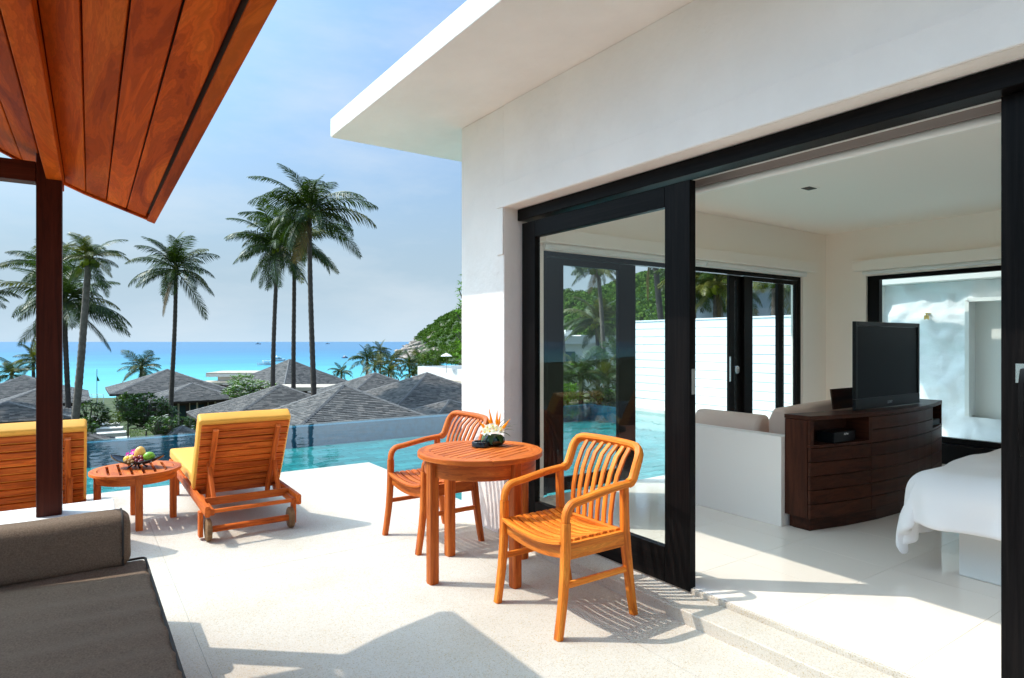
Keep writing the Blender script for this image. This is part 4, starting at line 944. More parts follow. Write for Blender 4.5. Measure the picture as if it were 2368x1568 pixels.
# ---------------------------------------------------------------- sun loungers
def lounger(label):
    t = thing('sun_lounger', label, 'sun lounger', (1.085, 5.0, 0), 0, 'yellow sun loungers facing the sea'); m_ = 'teak_weathered'
    for sg in (-1, 1):
        mb = MB(); mb.sweep([(sg*.318, -.12, .243), (sg*.318, 1.98, .262)], .034, .076, ch=.14); mb.build('side_rail', m_, t, smooth=35)
        mb = MB(); mb.sweep([(sg*.285, -.10, .232), (sg*.285, .48, .238)], .03, .045, ch=.14); mb.build('inner_rail', m_, t, smooth=35)
        mb = MB(); mb.box(sg*.334-.014, sg*.334+.014, .055, .125, .02, .206); mb.build('leg', m_, t, bevel=.004)
        mb = MB(); mb.box(sg*.30-.02, sg*.30+.02, 1.66, 1.72, 0, .23); mb.build('leg', m_, t, bevel=.004)
        wh = MB(); wh.lathe([(0, -.018), (.072, -.018), (.08, -.012), (.08, .012), (.072, .018), (0, .018)], 28, T=Matrix.Translation((sg*.293, .02, .08)) @ Matrix.Rotation(R(90), 4, 'Y')); wh.build('wheel', 'wheel_wood', t, smooth=40)
        mb = MB(); mb.sweep([(sg*.235, .13, .255), (sg*.24, .335, .52)], .03, .038, up=(0, -1, .6), ch=.14); mb.build('prop', m_, t, smooth=35)
        # back frame member
        mb = MB(); mb.sweep([(sg*.225, .47, .19), (sg*.225, .45, .255), (sg*.225, .115, .79)], [.034, .038, .038], .03, up=(0, -1, .6), ch=.14); mb.build('back_frame', m_, t, smooth=35)
    mb = MB(); mb.tube([(-.276, .02, .08), (.276, .02, .08)], .024, 12); mb.build('axle', m_, t, smooth=40)
    for (y, z, h_, w_) in ((.12, .262, .056, .024), (-.08, .235, .026, .03)):
        mb = MB(); mb.sweep([(-.3, y, z), (.3, y, z)], w_, h_, ch=.14); mb.build('cross_bar', m_, t, smooth=35)
    p0 = Vector((0, .468, .27)); p1 = Vector((0, .135, .825)); d = (p1-p0).normalized(); nrm = Vector((0, d.z, -d.y))
    nrm = nrm if nrm.y > 0 else -nrm; L_ = (p1-p0).length; ns = 10
    for i in range(ns):
        c = p0+d*(L_*(i+.5)/ns)
        T = Matrix(((1, 0, 0, 0), (0, d.y, nrm.y, 0), (0, d.z, nrm.z, 0), (0, 0, 0, 1))); T.translation = c
        mb = MB(); mb.box(-.317, .317, -.0245, .0245, 0, .018, T); mb.build('back_slat', m_, t, bevel=.003)
    for i in range(22):
        y = .5+i*.066; mb = MB(); mb.box(-.3, .3, y, y+.054, .286, .302); mb.build('seat_slat', m_, t, bevel=.003)
    for y in (.49, 1.2, 1.93):
        mb = MB(); mb.box(-.301, .301, y, y+.03, .24, .284); mb.build('cross_bar', m_, t)
    # cushions
    def pad(name, hx, hy, hz, T):
        f_ = lambda q: q+Vector((.003*noise.noise(q*6), .003*noise.noise(q*7), (.008*(1-(q.x/hx)**2)*(1-(q.y/hy)**2) if q.z > 0 else 0)+.003*noise.noise(q*5)))
        return soft(name, rbox(hx, hy, hz, .02, 12, 14, 2, f_), 'cushion_yellow', t, T)
    Tb = Matrix(((1, 0, 0, 0), (0, d.y, nrm.y, 0), (0, d.z, nrm.z, 0), (0, 0, 0, 1))); Tb.translation = (p0+p1)/2+d*.012+nrm*.073
    pad('back_cushion', .335, L_/2+.016, .055, Tb)
    pad('seat_cushion', .325, .75, .045, Matrix.Translation((0, 1.27, .35)))
    return t
lg1 = lounger('right-hand wooden sun lounger with yellow cushions, beside the oval side table')
lg2 = clone(lg1, (-.27, 5.12, 0), 0, 'left-hand yellow-cushioned sun lounger partly hidden behind the pavilion post')

# ---------------------------------------------------------------- shingled roofs of the villas below
def shingle_roof(label, apex, h, yaw, slope, exposure, n_obj=0, flare=.06, walls=True, name='shingled_roof_villa', wall_h=2.3):
    """hip roof with flared eaves; apex: world point; h: half width of the eave square"""
    t = thing(name, label, 'villa', apex, yaw)
    k = flare/h
    prof = lambda r_: -slope*r_+k*r_*r_
    er = []; r_ = h
    while r_ > .06:
        er.append(r_); dz = slope-2*k*r_; r_ -= exposure/math.sqrt(1+dz*dz)
    er.append(0)
    base = MB()
    for f in range(4):
        T = Matrix.Rotation(f*math.pi/2, 4, 'Z')
        for a, b_ in zip(er[::4], er[4::4]+[0]):
            base.add([T @ Vector(p) for p in ((-a, -a, prof(a)-.02), (a, -a, prof(a)-.02), (b_, -b_, prof(b_)-.02), (-b_, -b_, prof(b_)-.02))], [(0, 1, 2, 3)])
    base.build('roof_deck', 'shingle_base', t)
    cand = []
    Rz = Matrix.Translation(apex) @ Matrix.Rotation(yaw, 4, 'Z'); camp = Vector((0, 0, 1.45))
    for f in range(4):
        T = Matrix.Rotation(f*math.pi/2, 4, 'Z'); nw = (Rz.to_3x3() @ (T.to_3x3() @ Vector((0, -1, 1.2))))
        vis = nw.dot(camp-apex) > 0
        for ci, (a, b_) in enumerate(zip(er, er[1:])):
            x = -a+random.uniform(-.3, 0); wmean = max(.2, exposure*1.9)
            while x < a:
                w_ = wmean*random.uniform(.65, 1.35); x0, x1 = max(x, -a), min(x+w_-.012, a); x += w_
                if x1-x0 < .04: continue
                cand.append((f, T, a, b_, x0, x1, vis, ((Rz @ (T @ Vector(((x0+x1)/2, -a, prof(a)))))-camp).length))
    cand.sort(key=lambda c: (not c[6], c[7]))
    un = MB(); un.add([(0, 0, -.032), (1, 0, -.032), (1, 0, .0), (0, 0, .0), (1, 1, -.022), (0, 1, -.022)], [(0, 1, 2, 3), (3, 2, 4, 5), (0, 3, 5), (1, 4, 2)])
    first = None
    for (f, T, a, b_, x0, x1, vis, dd) in cand[:n_obj]:
        p0 = T @ Vector((x0, -a, prof(a)+.024+random.uniform(-.006, .008))); ex = T @ Vector((x1-x0, 0, 0)); ey = T @ Vector((0, a-b_, prof(b_)-prof(a))); ez = ex.cross(ey).normalized()
        M4 = Matrix(((ex.x, ey.x, ez.x, p0.x), (ex.y, ey.y, ez.y, p0.y), (ex.z, ey.z, ez.z, p0.z), (0, 0, 0, 1)))
        if first is None: first = un.build('shingle', 'shingle', t); first.matrix_basis = M4
        else: child(first, t, M4)
    st = MB()
    for (f, T, a, b_, x0, x1, vis, dd) in cand[n_obj:]:
        zz_ = random.uniform(-.004, .006); A = [Vector((x0, -a, prof(a)-.01)), Vector((x1, -a, prof(a)-.01)), Vector((x1, -a, prof(a)+.024+zz_)), Vector((x0, -a, prof(a)+.024+zz_)), Vector((min(x1, b_ if x1 > b_ else x1), -b_, prof(b_)-.002)), Vector((max(x0, -b_ if x0 < -b_ else x0), -b_, prof(b_)-.002))]
        st.add([T @ q for q in A], [(0, 1, 2, 3), (3, 2, 4, 5)])
    if st.v: st.build('shingles', 'shingle', t, kind='stuff')
    for f in range(4):
        T = Matrix.Rotation(f*math.pi/2, 4, 'Z'); n_ = 12
        mb = MB(); w_ = .13
        for i in range(n_):
            a = h*(1-i/n_)+.02; b_ = h*(1-(i+1)/n_)
            s2 = w_/1.414
            P0 = [Vector((a-2*s2*.7, -a, prof(a)+.026)), Vector((a, -a, prof(a)+.07)), Vector((a, -a+2*s2*.7, prof(a)+.026)), Vector((b_-2*s2*.7, -b_, prof(b_)+.016)), Vector((b_, -b_, prof(b_)+.055)), Vector((b_, -b_+2*s2*.7, prof(b_)+.016))]
            mb.add([T @ q for q in P0], [(0, 1, 4, 3), (1, 2, 5, 4), (0, 2, 1)])
        mb.build('hip_cap', 'shingle_cap', t)
        mb = MB(); mb.box(-h+.02, h-.02, -h+.02, -h+.06, prof(h)-.16, prof(h)-.021, T); mb.build('fascia', 'dark_wall', t)
    if walls:
        q = h-.9; ze = prof(h); mb = MB(); mb.box(-q, q, -q, q, ze-wall_h, ze-.03); mb.build('wall', 'dark_wall', t)
        for f in range(4):
            T = Matrix.Rotation(f*math.pi/2, 4, 'Z')
            for cx_ in (-q*.55, 0, q*.55):
                mb = MB(); mb.box(cx_-.5, cx_+.5, -q-.02, -q+.01, ze-1.5, ze-.4, T); mb.build('window', 'far_glass', t)
                mb = MB(); mb.box(cx_-.06, cx_+.06, -q-.03, -q+.0, ze-1.9, ze-.04, T).box(cx_-.56, cx_-.5, -q-.03, -q+.0, ze-1.9, ze-.04, T); mb.build('window_post', 'far_tan', t)
    return t
def hip(label, px, py, d, h, slope, n_obj=0, yaw=0, ex=.155, **kw):
    return shingle_roof(label, at(px, py, d), h, R(yaw), slope, ex, n_obj, **kw)
hip('nearest grey shingled hip roof, just behind the middle of the pool edge', 795, 890, 31, 4.1, .53, 300)
hip('grey shingled hip roof left of the nearest one, behind the right sun lounger', 648, 890, 38, 4.5, .46, 300)
hip('grey hip roof striped by palm shadows beside the white villa corner', 987, 862, 45, 5.3, .47, 300)
hip('farther grey hip roof between the nearest roof and the villa corner roof', 867, 862, 56, 4.6, .46)
hip('largest steep grey hip roof behind the three tall palm trunks', 669, 831, 72, 5.0, .62, 0, 25, ex=.17)
hip('wide grey hip roof behind the single palm with the straight trunk', 387, 854, 62, 5.0, .44, 0, ex=.17)
hip('low grey roof wing with a dark wooden wall under it, above the frangipani shrub', 445, 886, 52, 3.3, .42, wall_h=3.2)
hip('grey hip roof at the far left behind the wooden post', 57, 868, 54, 4.6, .46)
hip('lower grey hip roof left of the leaning palm trunk', 104, 893, 44, 2.6, .46)
hip('grey roof slope at the left edge just above the left lounger', 20, 930, 31, 2.85, .3)
hip('small grey gate roof beside the paved steps, left of the right lounger', 421, 986, 33, 1.0, .6, walls=True, name='gate_roof', ex=.13, wall_h=1.6)
hip('small grey gate roof at the left end of the pool edge', 200, 1000, 30, 1.2, .5, walls=True, name='gate_roof', ex=.13, wall_h=1.6)
hip('low grey roof between the corner villa roof and the pool, right of the nearest roof', 1040, 925, 38, 3.2, .4)

# ---------------------------------------------------------------- other buildings
bp = at(545, 862, 95); bld = thing('beach_restaurant', 'white flat-roofed two-tier beach building with brown pillars by the sea', 'building', bp, -TH+R(6))
z0 = bp.z
Bx(-3.6, 9, -2, 5, -.35, 0.1).build('upper_roof', 'far_tan', bld); Bx(-3.6, 9, -2.02, -1.98, -.5, -.05).build('roof_edge', 'far_white', bld)
Bx(-2.2, 8, -1.2, 4, -1.2, -.36).build('clerestory', 'far_white', bld); Bx(-4.6, 6, -3.4, 1, -1.55, -1.21).build('lower_roof', 'far_tan', bld)
for x in (-4.1, -2.6, -1.2, .2): Bx(x-.22, x+.22, -3.1, -2.6, -6, -1.56).build('pillar', 'dark_wall', bld)
Bx(-3.9, 5, .2, .5, -6, -1.56).build('wall', 'far_tan', bld)
for x in (-3.3, -1.9, -.5): Bx(x-.5, x+.5, .17, .21, -3.6, -2.0).build('window', 'far_glass', bld)
bp = at(720, 893, 62); bld = thing('flat_roof_hall', 'long low building with a flat sandy brown roof behind the palm trunks', 'building', bp, -TH+R(2))
Bx(-3.6, 5.5, -2.2, 2.2, -.3, .05).build('roof', 'far_tan', bld); Bx(-3.3, 5.2, -1.9, 1.9, -4, -.31).build('wall', 'dark_wall', bld)
bp = at(965.5, 847, 64); bld = thing('white_house', 'white house with a plain sunlit parapet behind the right-hand grey roof', 'building', bp, 0)
Bx(0, .25, -16, 0, -1.0, 0).box(.25, 8, -.25, 0, -1.0, 0).build('parapet', 'far_white', bld); Bx(.3, 8, -16, -.3, -7, -.5).build('wall', 'far_white', bld); Bx(-.5, .3, -16, .3, -1.25, -1.01).build('ledge', 'far_tan', bld)
bp = at(1348, 782, 38); bld = thing('hillside_house', 'white flat-roofed house under palms, seen through the glass door', 'building', bp, -TH+R(20))
Bx(-3.6, .3, -.6, 3, -.35, .12).build('roof', 'far_white', bld); Bx(.3, 3.4, .9, 4, -.3, .2).build('roof', 'far_white', bld); Bx(-3.4, .1, -.3, 2.8, -3.2, -.36).build('wall', 'far_white', bld); Bx(.1, 3.2, 1.2, 3.8, -3.2, -.31).build('wall', 'far_white', bld)
for x in (-2.6, -1.2): Bx(x-.5, x+.5, -.33, -.29, -2.6, -.8).build('window', 'far_glass', bld)
Bx(-4.2, 3.5, -1.4, -1.1, -3.2, -2.2).build('planter_wall', 'far_white', bld)
for x in (-1.3, -.7): Bx(x-.22, x+.22, .5, .9, .121, .5).build('roof_unit', 'far_white', bld)
bp = at(1770, 720, 27); bld = thing('grey_wall_house', 'grey rendered house beyond the fence behind the right glazed panel', 'building', bp, -TH+R(30))
Bx(-1.6, 2.4, 0, 3, -3, 1.0).build('wall', 'boat_grey', bld); Bx(-1.8, 2.6, -.25, 3.2, 1.001, 1.15).build('roof', 'far_white', bld)
# railing, flagpole, beach umbrella
bp = at(211, 912, 92); rl = thing('railing', 'white beach railing left of the flagpole', 'railing', bp, -TH)
for z in (0, -.35): MB().tube([(-1.8, 0, z), (1.8, 0, z)], .035, 6).build('rail', 'boat_white', rl)
for x in (-1.8, -.9, 0, .9, 1.8): MB().tube([(x, 0, .05), (x, 0, -1.6)], .035, 6).build('post', 'boat_white', rl)
bp = at(224, 912, 90); fp = thing('flagpole', 'thin flagpole with a green flag standing by the beach', 'flagpole', bp, -TH)
MB().tube([(0, 0, -2), (0, 0, 3.6)], .04, 6).build('pole', 'trunk_dark', fp)
MB().add([(.02, 0, 2.7), (.3, .05, 2.1), (.42, 0, 1.95), (.2, -.05, 1.9), (.04, 0, 1.95)], [(0, 1, 2, 3, 4)]).build('flag', 'flag_green', fp)
bp = at(1032, 822, 58); um = thing('parasol', 'white garden parasol beside the leafy branch near the villa corner', 'parasol', bp, 0)
MB().lathe([(0, .22), (.3, .1), (.55, -.06), (.54, -.08), (.3, .08), (0, .2)], 8).build('canopy', 'linen_white', um); MB().tube([(0, 0, .2), (0, 0, -1.6)], .02, 6).build('pole', 'trunk_dark', um)

# ---------------------------------------------------------------- boats
def boat(name, label, px, py, L_, yaw, hull, kind):
    d = 1454*(1.45-SEA)/(py-HY); p = at(px, py, d); t = thing(name, label, 'boat', (p.x, p.y, SEA), -TH+R(yaw), None)
    s_ = L_/10; n_ = 9; vs, fs = [], []
    for i in range(n_+1):
        u = i/n_; w_ = 1.5*s_*(min(1, .8+.5*u) if u < .5 else (1-((u-.5)/.5)**2.2))+.02; sh = (.9+.75*max(0, u-.35)**1.5*2)*s_
        x = (-5+10*u)*s_
        for y, z in ((-w_, sh), (-w_*.82, -.05*s_), (0, -.35*s_), (w_*.82, -.05*s_), (w_, sh)): vs.append((x, y, z))
    for i in range(n_):
        for k in range(4): fs.append((i*5+k, i*5+5+k, i*5+6+k, i*5+1+k))
        fs.append((i*5, i*5+4, i*5+9, i*5+5))
    fs.append((0, 1, 2, 3, 4)); MB().add(vs, fs).build('hull', hull, t)
    def b_(nm, mat, *q): Bx(*[v*s_ for v in q]).build(nm, mat, t, bevel=.05*s_)
    if kind == 'cruiser':
        b_('cabin', 'boat_white', -3, 2.2, -1.2, 1.2, .95, 2.1); b_('window', 'far_glass', -2.6, 1.9, -1.22, 1.22, 1.45, 1.9); b_('canopy', 'boat_white', -3.4, 1.8, -1.4, 1.4, 2.75, 3.0)
        for x in (-3, 1.2):
            for y in (-1.2, 1.2): b_('post', 'boat_white', x-.05, x+.05, y-.05, y+.05, 2.1, 2.75)
        b_('windscreen', 'far_glass', .2, .6, -1, 1, 2.1, 2.7); b_('radar_arch', 'boat_white', -1.2, -.9, -1, 1, 3.01, 3.8)
    elif kind == 'tour':
        b_('canopy', 'boat_white', -4, 2, -1.5, 1.5, 2.2, 2.6)
        for x in (-3.6, -1, 1.6):
            for y in (-1.3, 1.3): b_('post', 'boat_white', x-.08, x+.08, y-.08, y+.08, .8, 2.2)
        b_('seats', 'boat_red', -1.5, 1.8, -1, 1, .7, 1.3)
    elif kind == 'trawler':
        b_('wheelhouse', 'boat_white', -1.6, 1.4, -1.1, 1.1, .9, 3.0); b_('window', 'far_glass', -1.3, 1.1, -1.12, 1.12, 2.0, 2.6); b_('roof', 'boat_white', -1.9, 1.7, -1.3, 1.3, 3.01, 3.2); b_('stripe', 'boat_red', -3, -1.7, -1, 1, .6, 1.3); b_('mast', 'boat_grey', -.1, .1, -.1, .1, 3.2, 4.6)
    else:
        b_('cabin', 'boat_grey', -2.6, 1.6, -1.1, 1.1, .9, 2.1); b_('bridge', 'boat_grey', -1.6, .4, -.9, .9, 2.1, 3.1); b_('window', 'far_glass', -2.3, 1.3, -1.12, 1.12, 1.4, 1.8)
    return t
boat('motor_boat', 'larger white cabin cruiser moored between the two left palm trunks', 643, 835, 10, 38, 'boat_white', 'cruiser')
boat('tour_boat', 'white boat with red seats under its canopy, left of the tall palm trunk', 616, 844, 10, 212, 'boat_white', 'tour')
boat('fishing_boat', 'small dark blue boat with a white wheelhouse, alone on the right of the bay', 797.5, 828, 6.5, 62, 'boat_blue', 'trawler')
boat('yacht', 'tiny grey yacht on the horizon left of the tall palm trunks', 597, 796.2, 28, 6, 'boat_grey', 'yacht')
boat('yacht', 'tiny grey yacht on the horizon right of the tall palm trunks', 757, 795.6, 24, 12, 'boat_grey', 'yacht')

# ---------------------------------------------------------------- palms
def frond_mesh(name, el, bend, L_=1.0, n=46, droop=.5, seed=0, wid=.0165, twist=.25):
    r_ = random.Random(seed); mb = MB(); pts = []; p = Vector((0, 0, 0)); ns = 16
    dirs = []
    for i in range(ns+1):
        s_ = i/ns; e = R(el-bend*s_**1.35); d = Vector((math.cos(e), 0, math.sin(e))); dirs.append(d); pts.append(p.copy()); p = p+d*(L_/ns)
    mb.tube(pts, [.012*(1-.8*i/ns) for i in range(ns+1)], 4, cap=False)
    def P(s_):
        k = min(ns-1, int(s_*ns)); f = s_*ns-k; return pts[k].lerp(pts[k+1], f), dirs[k].lerp(dirs[k+1], f).normalized()
    for i in range(n):
        for sg in (-1, 1):
            s_ = .13+.87*(i+r_.uniform(.2, .8))/n; c, d = P(min(.999, s_)); ln = .29*(math.sin(math.pi*min(1, .12+.86*s_))**.55)*r_.uniform(.8, 1.1)*(1-.35*max(0, s_-.75)*4*.6)
            side = Vector((0, sg, 0)); upv = d.cross(Vector((0, 1, 0))); upv = -upv if upv.z < 0 else upv
            fw = .55+.5*s_; dv = (side*1.0+d*fw+upv*(.12-.1*s_)+Vector((0, 0, -droop*r_.uniform(.4, 1.1)*.5))).normalized()
            m_ = c+dv*ln*.5; dv2 = (dv+Vector((0, 0, -droop*r_.uniform(.5, 1.3)))).normalized(); e_ = m_+dv2*ln*.5
            w_ = wid*(.7+.5*r_.random()); q = d*w_
            mb.add([c-q*.4, c+q*.4, m_+q*.55, m_-q*.55, e_], [(0, 1, 2, 3), (3, 2, 4)])
    return mb.mesh(name)
FM = []
for k, (el, bd_, dr) in enumerate(((82, 58, .3), (64, 66, .4), (48, 72, .7), (30, 80, .9), (14, 76, 1.1), (-4, 68, 1.2), (-24, 54, 1.1), (-48, 34, .7), (-66, 18, .6))):
    FM.append([frond_mesh('frond', el, bd_, seed=k*3+j, droop=dr) for j in range(2)])
FMlow = [[frond_mesh('frond', el, bd_, n=18, seed=90+k, droop=dr, wid=.04)] for k, (el, bd_, dr) in enumerate(((80, 60, .4), (55, 95, .6), (28, 95, .8), (2, 80, 1.0), (-28, 55, 1.0)))]
def palm(label, crown, base, rad, trunk_r, nf=30, lean=0, seed=0, seeds=FM, mat_mix=.08, trunk='trunk_dark', lo=-66, hang=True, group=None, name='coconut_palm', nuts=True):
    """crown: world point of the crown centre; base: ground point; rad: frond length"""
    r_ = random.Random(seed+500); t = thing(name, label, 'palm tree', base, 0, group)
    top = crown-base; n_ = 15; pts = []
    for i in range(n_+1):
        s_ = i/n_; q = Vector((top.x*(s_**(1+lean)), top.y*(s_**(1+lean)), top.z*s_)); q.x += .05*math.sin(s_*5+seed); pts.append(q)
    mb = MB(); rr = [trunk_r*(1.45-.45*min(1, i/2.5) if i < 3 else 1-.25*i/n_)*(1+.05*(i % 2)) for i in range(n_+1)]
    fine, fr_ = [], []
    for i in range(n_*5+1):
        s_ = i/5; k = min(n_-1, int(s_)); f = s_-k; fine.append(pts[k].lerp(pts[k+1], f)); fr_.append((rr[k]*(1-f)+rr[k+1]*f)*(1.06 if i % 2 else .97))
    mb.tube(fine, fr_, 8); tr = mb.build('trunk', trunk, t, smooth=70)
    elb = [84, 66, 48, 30, 14, -4, -24, -48, -66] if seeds is FM else [80, 55, 28, 2, -28]
    ga = 2.39996
    for i in range(nf):
        f = i/(nf-1); k = next(q for q in range(len(elb)) if f <= CUM[len(elb)][q]+1e-6)
        if elb[k] < lo: continue
        me = seeds[k][i % len(seeds[k])]
        key = 'palm_leaf_dry' if (k == len(elb)-1 and r_.random() < .5 and hang) else ('palm_leaf_gold' if r_.random() < mat_mix else 'palm_leaf')
        nm = me.name.split('.')[0]+key
        if (me.name, key) not in FC:
            m2 = me.copy(); m2.name = 'frond'; m2.materials.append(M[key]); FC[me.name, key] = m2
        o = bpy.data.objects.new('frond', FC[me.name, key]); C.objects.link(o); o.parent = t
        s_ = rad*r_.uniform(.72, 1.12)*(.85 if k == 0 else 1)
        o.matrix_basis = Matrix.Translation(top+Vector((0, 0, .02*rad-.06*rad*f))) @ Euler((r_.uniform(-.5, .5), r_.uniform(-.24, .24), i*ga+seed+r_.uniform(-.35, .35)), 'XYZ').to_matrix().to_4x4() @ Matrix.Diagonal((s_, s_, s_, 1))
    mb = MB(); mb.tube([pts[-2].lerp(pts[-1], .6), pts[-1], top+Vector((0, 0, .12*rad))], [trunk_r*.9, trunk_r*1.25, trunk_r*.5], 8); mb.build('crown_shaft', 'palm_leaf_gold', t, smooth=60)
    if nuts:
        for k in range(5):
            a = k*1.3+seed; mb = MB(); mb.ball((0, 0, 0), .13, 8, 6, 1, 1, 1.2); o = mb.build('coconut', 'leaf_lime', t, smooth=60); o.location = top+Vector((.24*math.cos(a), .24*math.sin(a), -.22-.06*(k % 2)))
    return t
FC = {}
CUM = {9: [.07, .2, .37, .55, .72, .85, .94, .985, 1], 5: [.12, .4, .7, .92, 1]}
def gbase(px, py, d, zoff=0):
    p = at(px, py, d); return Vector((p.x, p.y, ground_z(p.x, p.y)-.2))
def palm_px(label, cx_, cy_, bx_, d, rad_px, tr_px, **kw):
    c = at(cx_, cy_, d); b_ = gbase(bx_, 900, d); return palm(label, c, b_, rad_px*d/FX, tr_px*d/FX/2, **kw)
G1 = 'coconut palms standing among the roofs'
palm_px('tallest coconut palm with the highest crown, rightmost of the cluster of three trunks', 716, 490, 727, 36, 150, 13.5, seed=1, nf=34, group=G1)
palm_px('coconut palm with the leftmost trunk of the cluster of three, crown drooping left', 641, 572, 627, 40, 128, 11, seed=2, nf=30, group=G1)
palm_px('coconut palm with the middle trunk of the cluster of three', 678, 555, 681, 43, 135, 11, seed=3.3, nf=30, group=G1)
palm_px('single coconut palm with a straight trunk between the post and the cluster of three', 406, 622, 394, 42, 118, 10.5, seed=4.1, nf=32, group=G1)
palm_px('coconut palm with a leaning pale ringed trunk right of the wooden post', 208, 596, 163, 27, 84, 17, seed=5.2, nf=22, lean=.35, trunk='trunk', group=G1, mat_mix=.4)
palm_px('dense bushy coconut palm whose crown hides behind the wooden post', 152, 700, 157, 34, 150, 12, seed=6.4, nf=36, group=G1)
palm_px('coconut palm left of the wooden post, crown high behind the dense one', 118, 620, 105, 40, 105, 10, seed=7.7, nf=26, group=G1)
palm_px('coconut palm cut off by the left picture edge', -92, 700, -95, 32, 118, 12, seed=8.9, nf=26, group=G1)
palm_px('short young palm in front of the turquoise water, left of the straight trunk', 326, 852, 322, 66, 60, 9, seed=10.2, nf=22, nuts=False, group=G1, mat_mix=.3)
palm_px('low palm at the far left edge behind the grey roofs', 28, 866, 30, 58, 62, 8, seed=11.5, nf=22, nuts=False, group=G1, mat_mix=.3)
palm_px('low palm just left of the wooden post, behind the far-left roof', 78, 832, 80, 62, 58, 8, seed=12.8, nf=22, nuts=False, group=G1)
G2 = 'palms by the beach at the foot of the headland'
for i, (cx_, cy_, d, rp_, lab) in enumerate(((790, 862, 88, 34, 'small palm standing apart at the left of the beach palms'), (848, 832, 92, 46, 'leftmost tall palm of the beach clump'), (866, 846, 86, 40, 'beach palm leaning over the turquoise shallows'), (905, 836, 95, 44, 'middle palm of the beach clump with dense crown'), (898, 862, 84, 38, 'low golden palm in the middle of the beach clump'),
      (945, 842, 98, 44, 'palm of the beach clump in front of the rocks'), (955, 866, 86, 34, 'low palm with hanging golden fronds right of the beach clump'), (985, 838, 104, 42, 'beach palm below the bare rocky point'), (1012, 846, 96, 40, 'palm nearest the white parapet'), (880, 815, 110, 36, 'farthest palm of the beach clump'), (968, 828, 112, 38, 'dark palm behind the beach clump'))):
    palm_px(lab, cx_, cy_, cx_+(i % 3-1)*3, d, rp_, 5, seed=20+i*1.7, nf=20, nuts=False, seeds=FMlow, group=G2, mat_mix=.35)
G3 = 'palms seen through the bedroom glazing'
palm_px('slim tall palm with a bending trunk seen through the left glass door', 1380, 618, 1404, 30, 78, 11, seed=41, nf=22, group=G3, lean=.5, trunk='trunk', mat_mix=.4)
palm_px('short full palm before the hillside house, seen through the left glass door', 1378, 745, 1385, 33, 95, 10, seed=42, nf=28, group=G3, mat_mix=.3)
palm_px('palm hanging in from the upper left of the glass door', 1285, 590, 1318, 26, 88, 9, seed=43, nf=24, group=G3, trunk='trunk')
palm_px('palm with long hanging fronds above the fence, in the open door gap', 1512, 545, 1560, 21, 150, 16, seed=44, nf=28, group=G3)
palm_px('large golden palm close behind the white fence', 1658, 655, 1662, 19, 150, 20, seed=45, nf=34, group=G3, mat_mix=.5)
palm_px('palm behind the right glazed panel above the fence', 1790, 640, 1790, 22, 110, 16, seed=46, nf=24, group=G3)
palm_px('palm behind the large golden palm, between fence and hill', 1600, 640, 1610, 27, 120, 14, seed=47, nf=26, group=G3)
for i, (cx_, cy_, d, rp_, lab) in enumerate(((1340, 868, 17, 90, 'spiky cycad beside the infinity pool corner'), (1405, 880, 18.5, 88, 'second cycad right of the pool corner, before the short palm'), (1440, 850, 20, 80, 'cycad by the end of the white fence'), (1290, 880, 19, 80, 'cycad at the left of the hillside house garden'))):
    palm_px(lab, cx_, cy_, cx_, d, rp_, 14, seed=60+i*2.1, nf=24, nuts=False, group='cycads beyond the pool corner', mat_mix=.15, lo=-10, name='cycad')

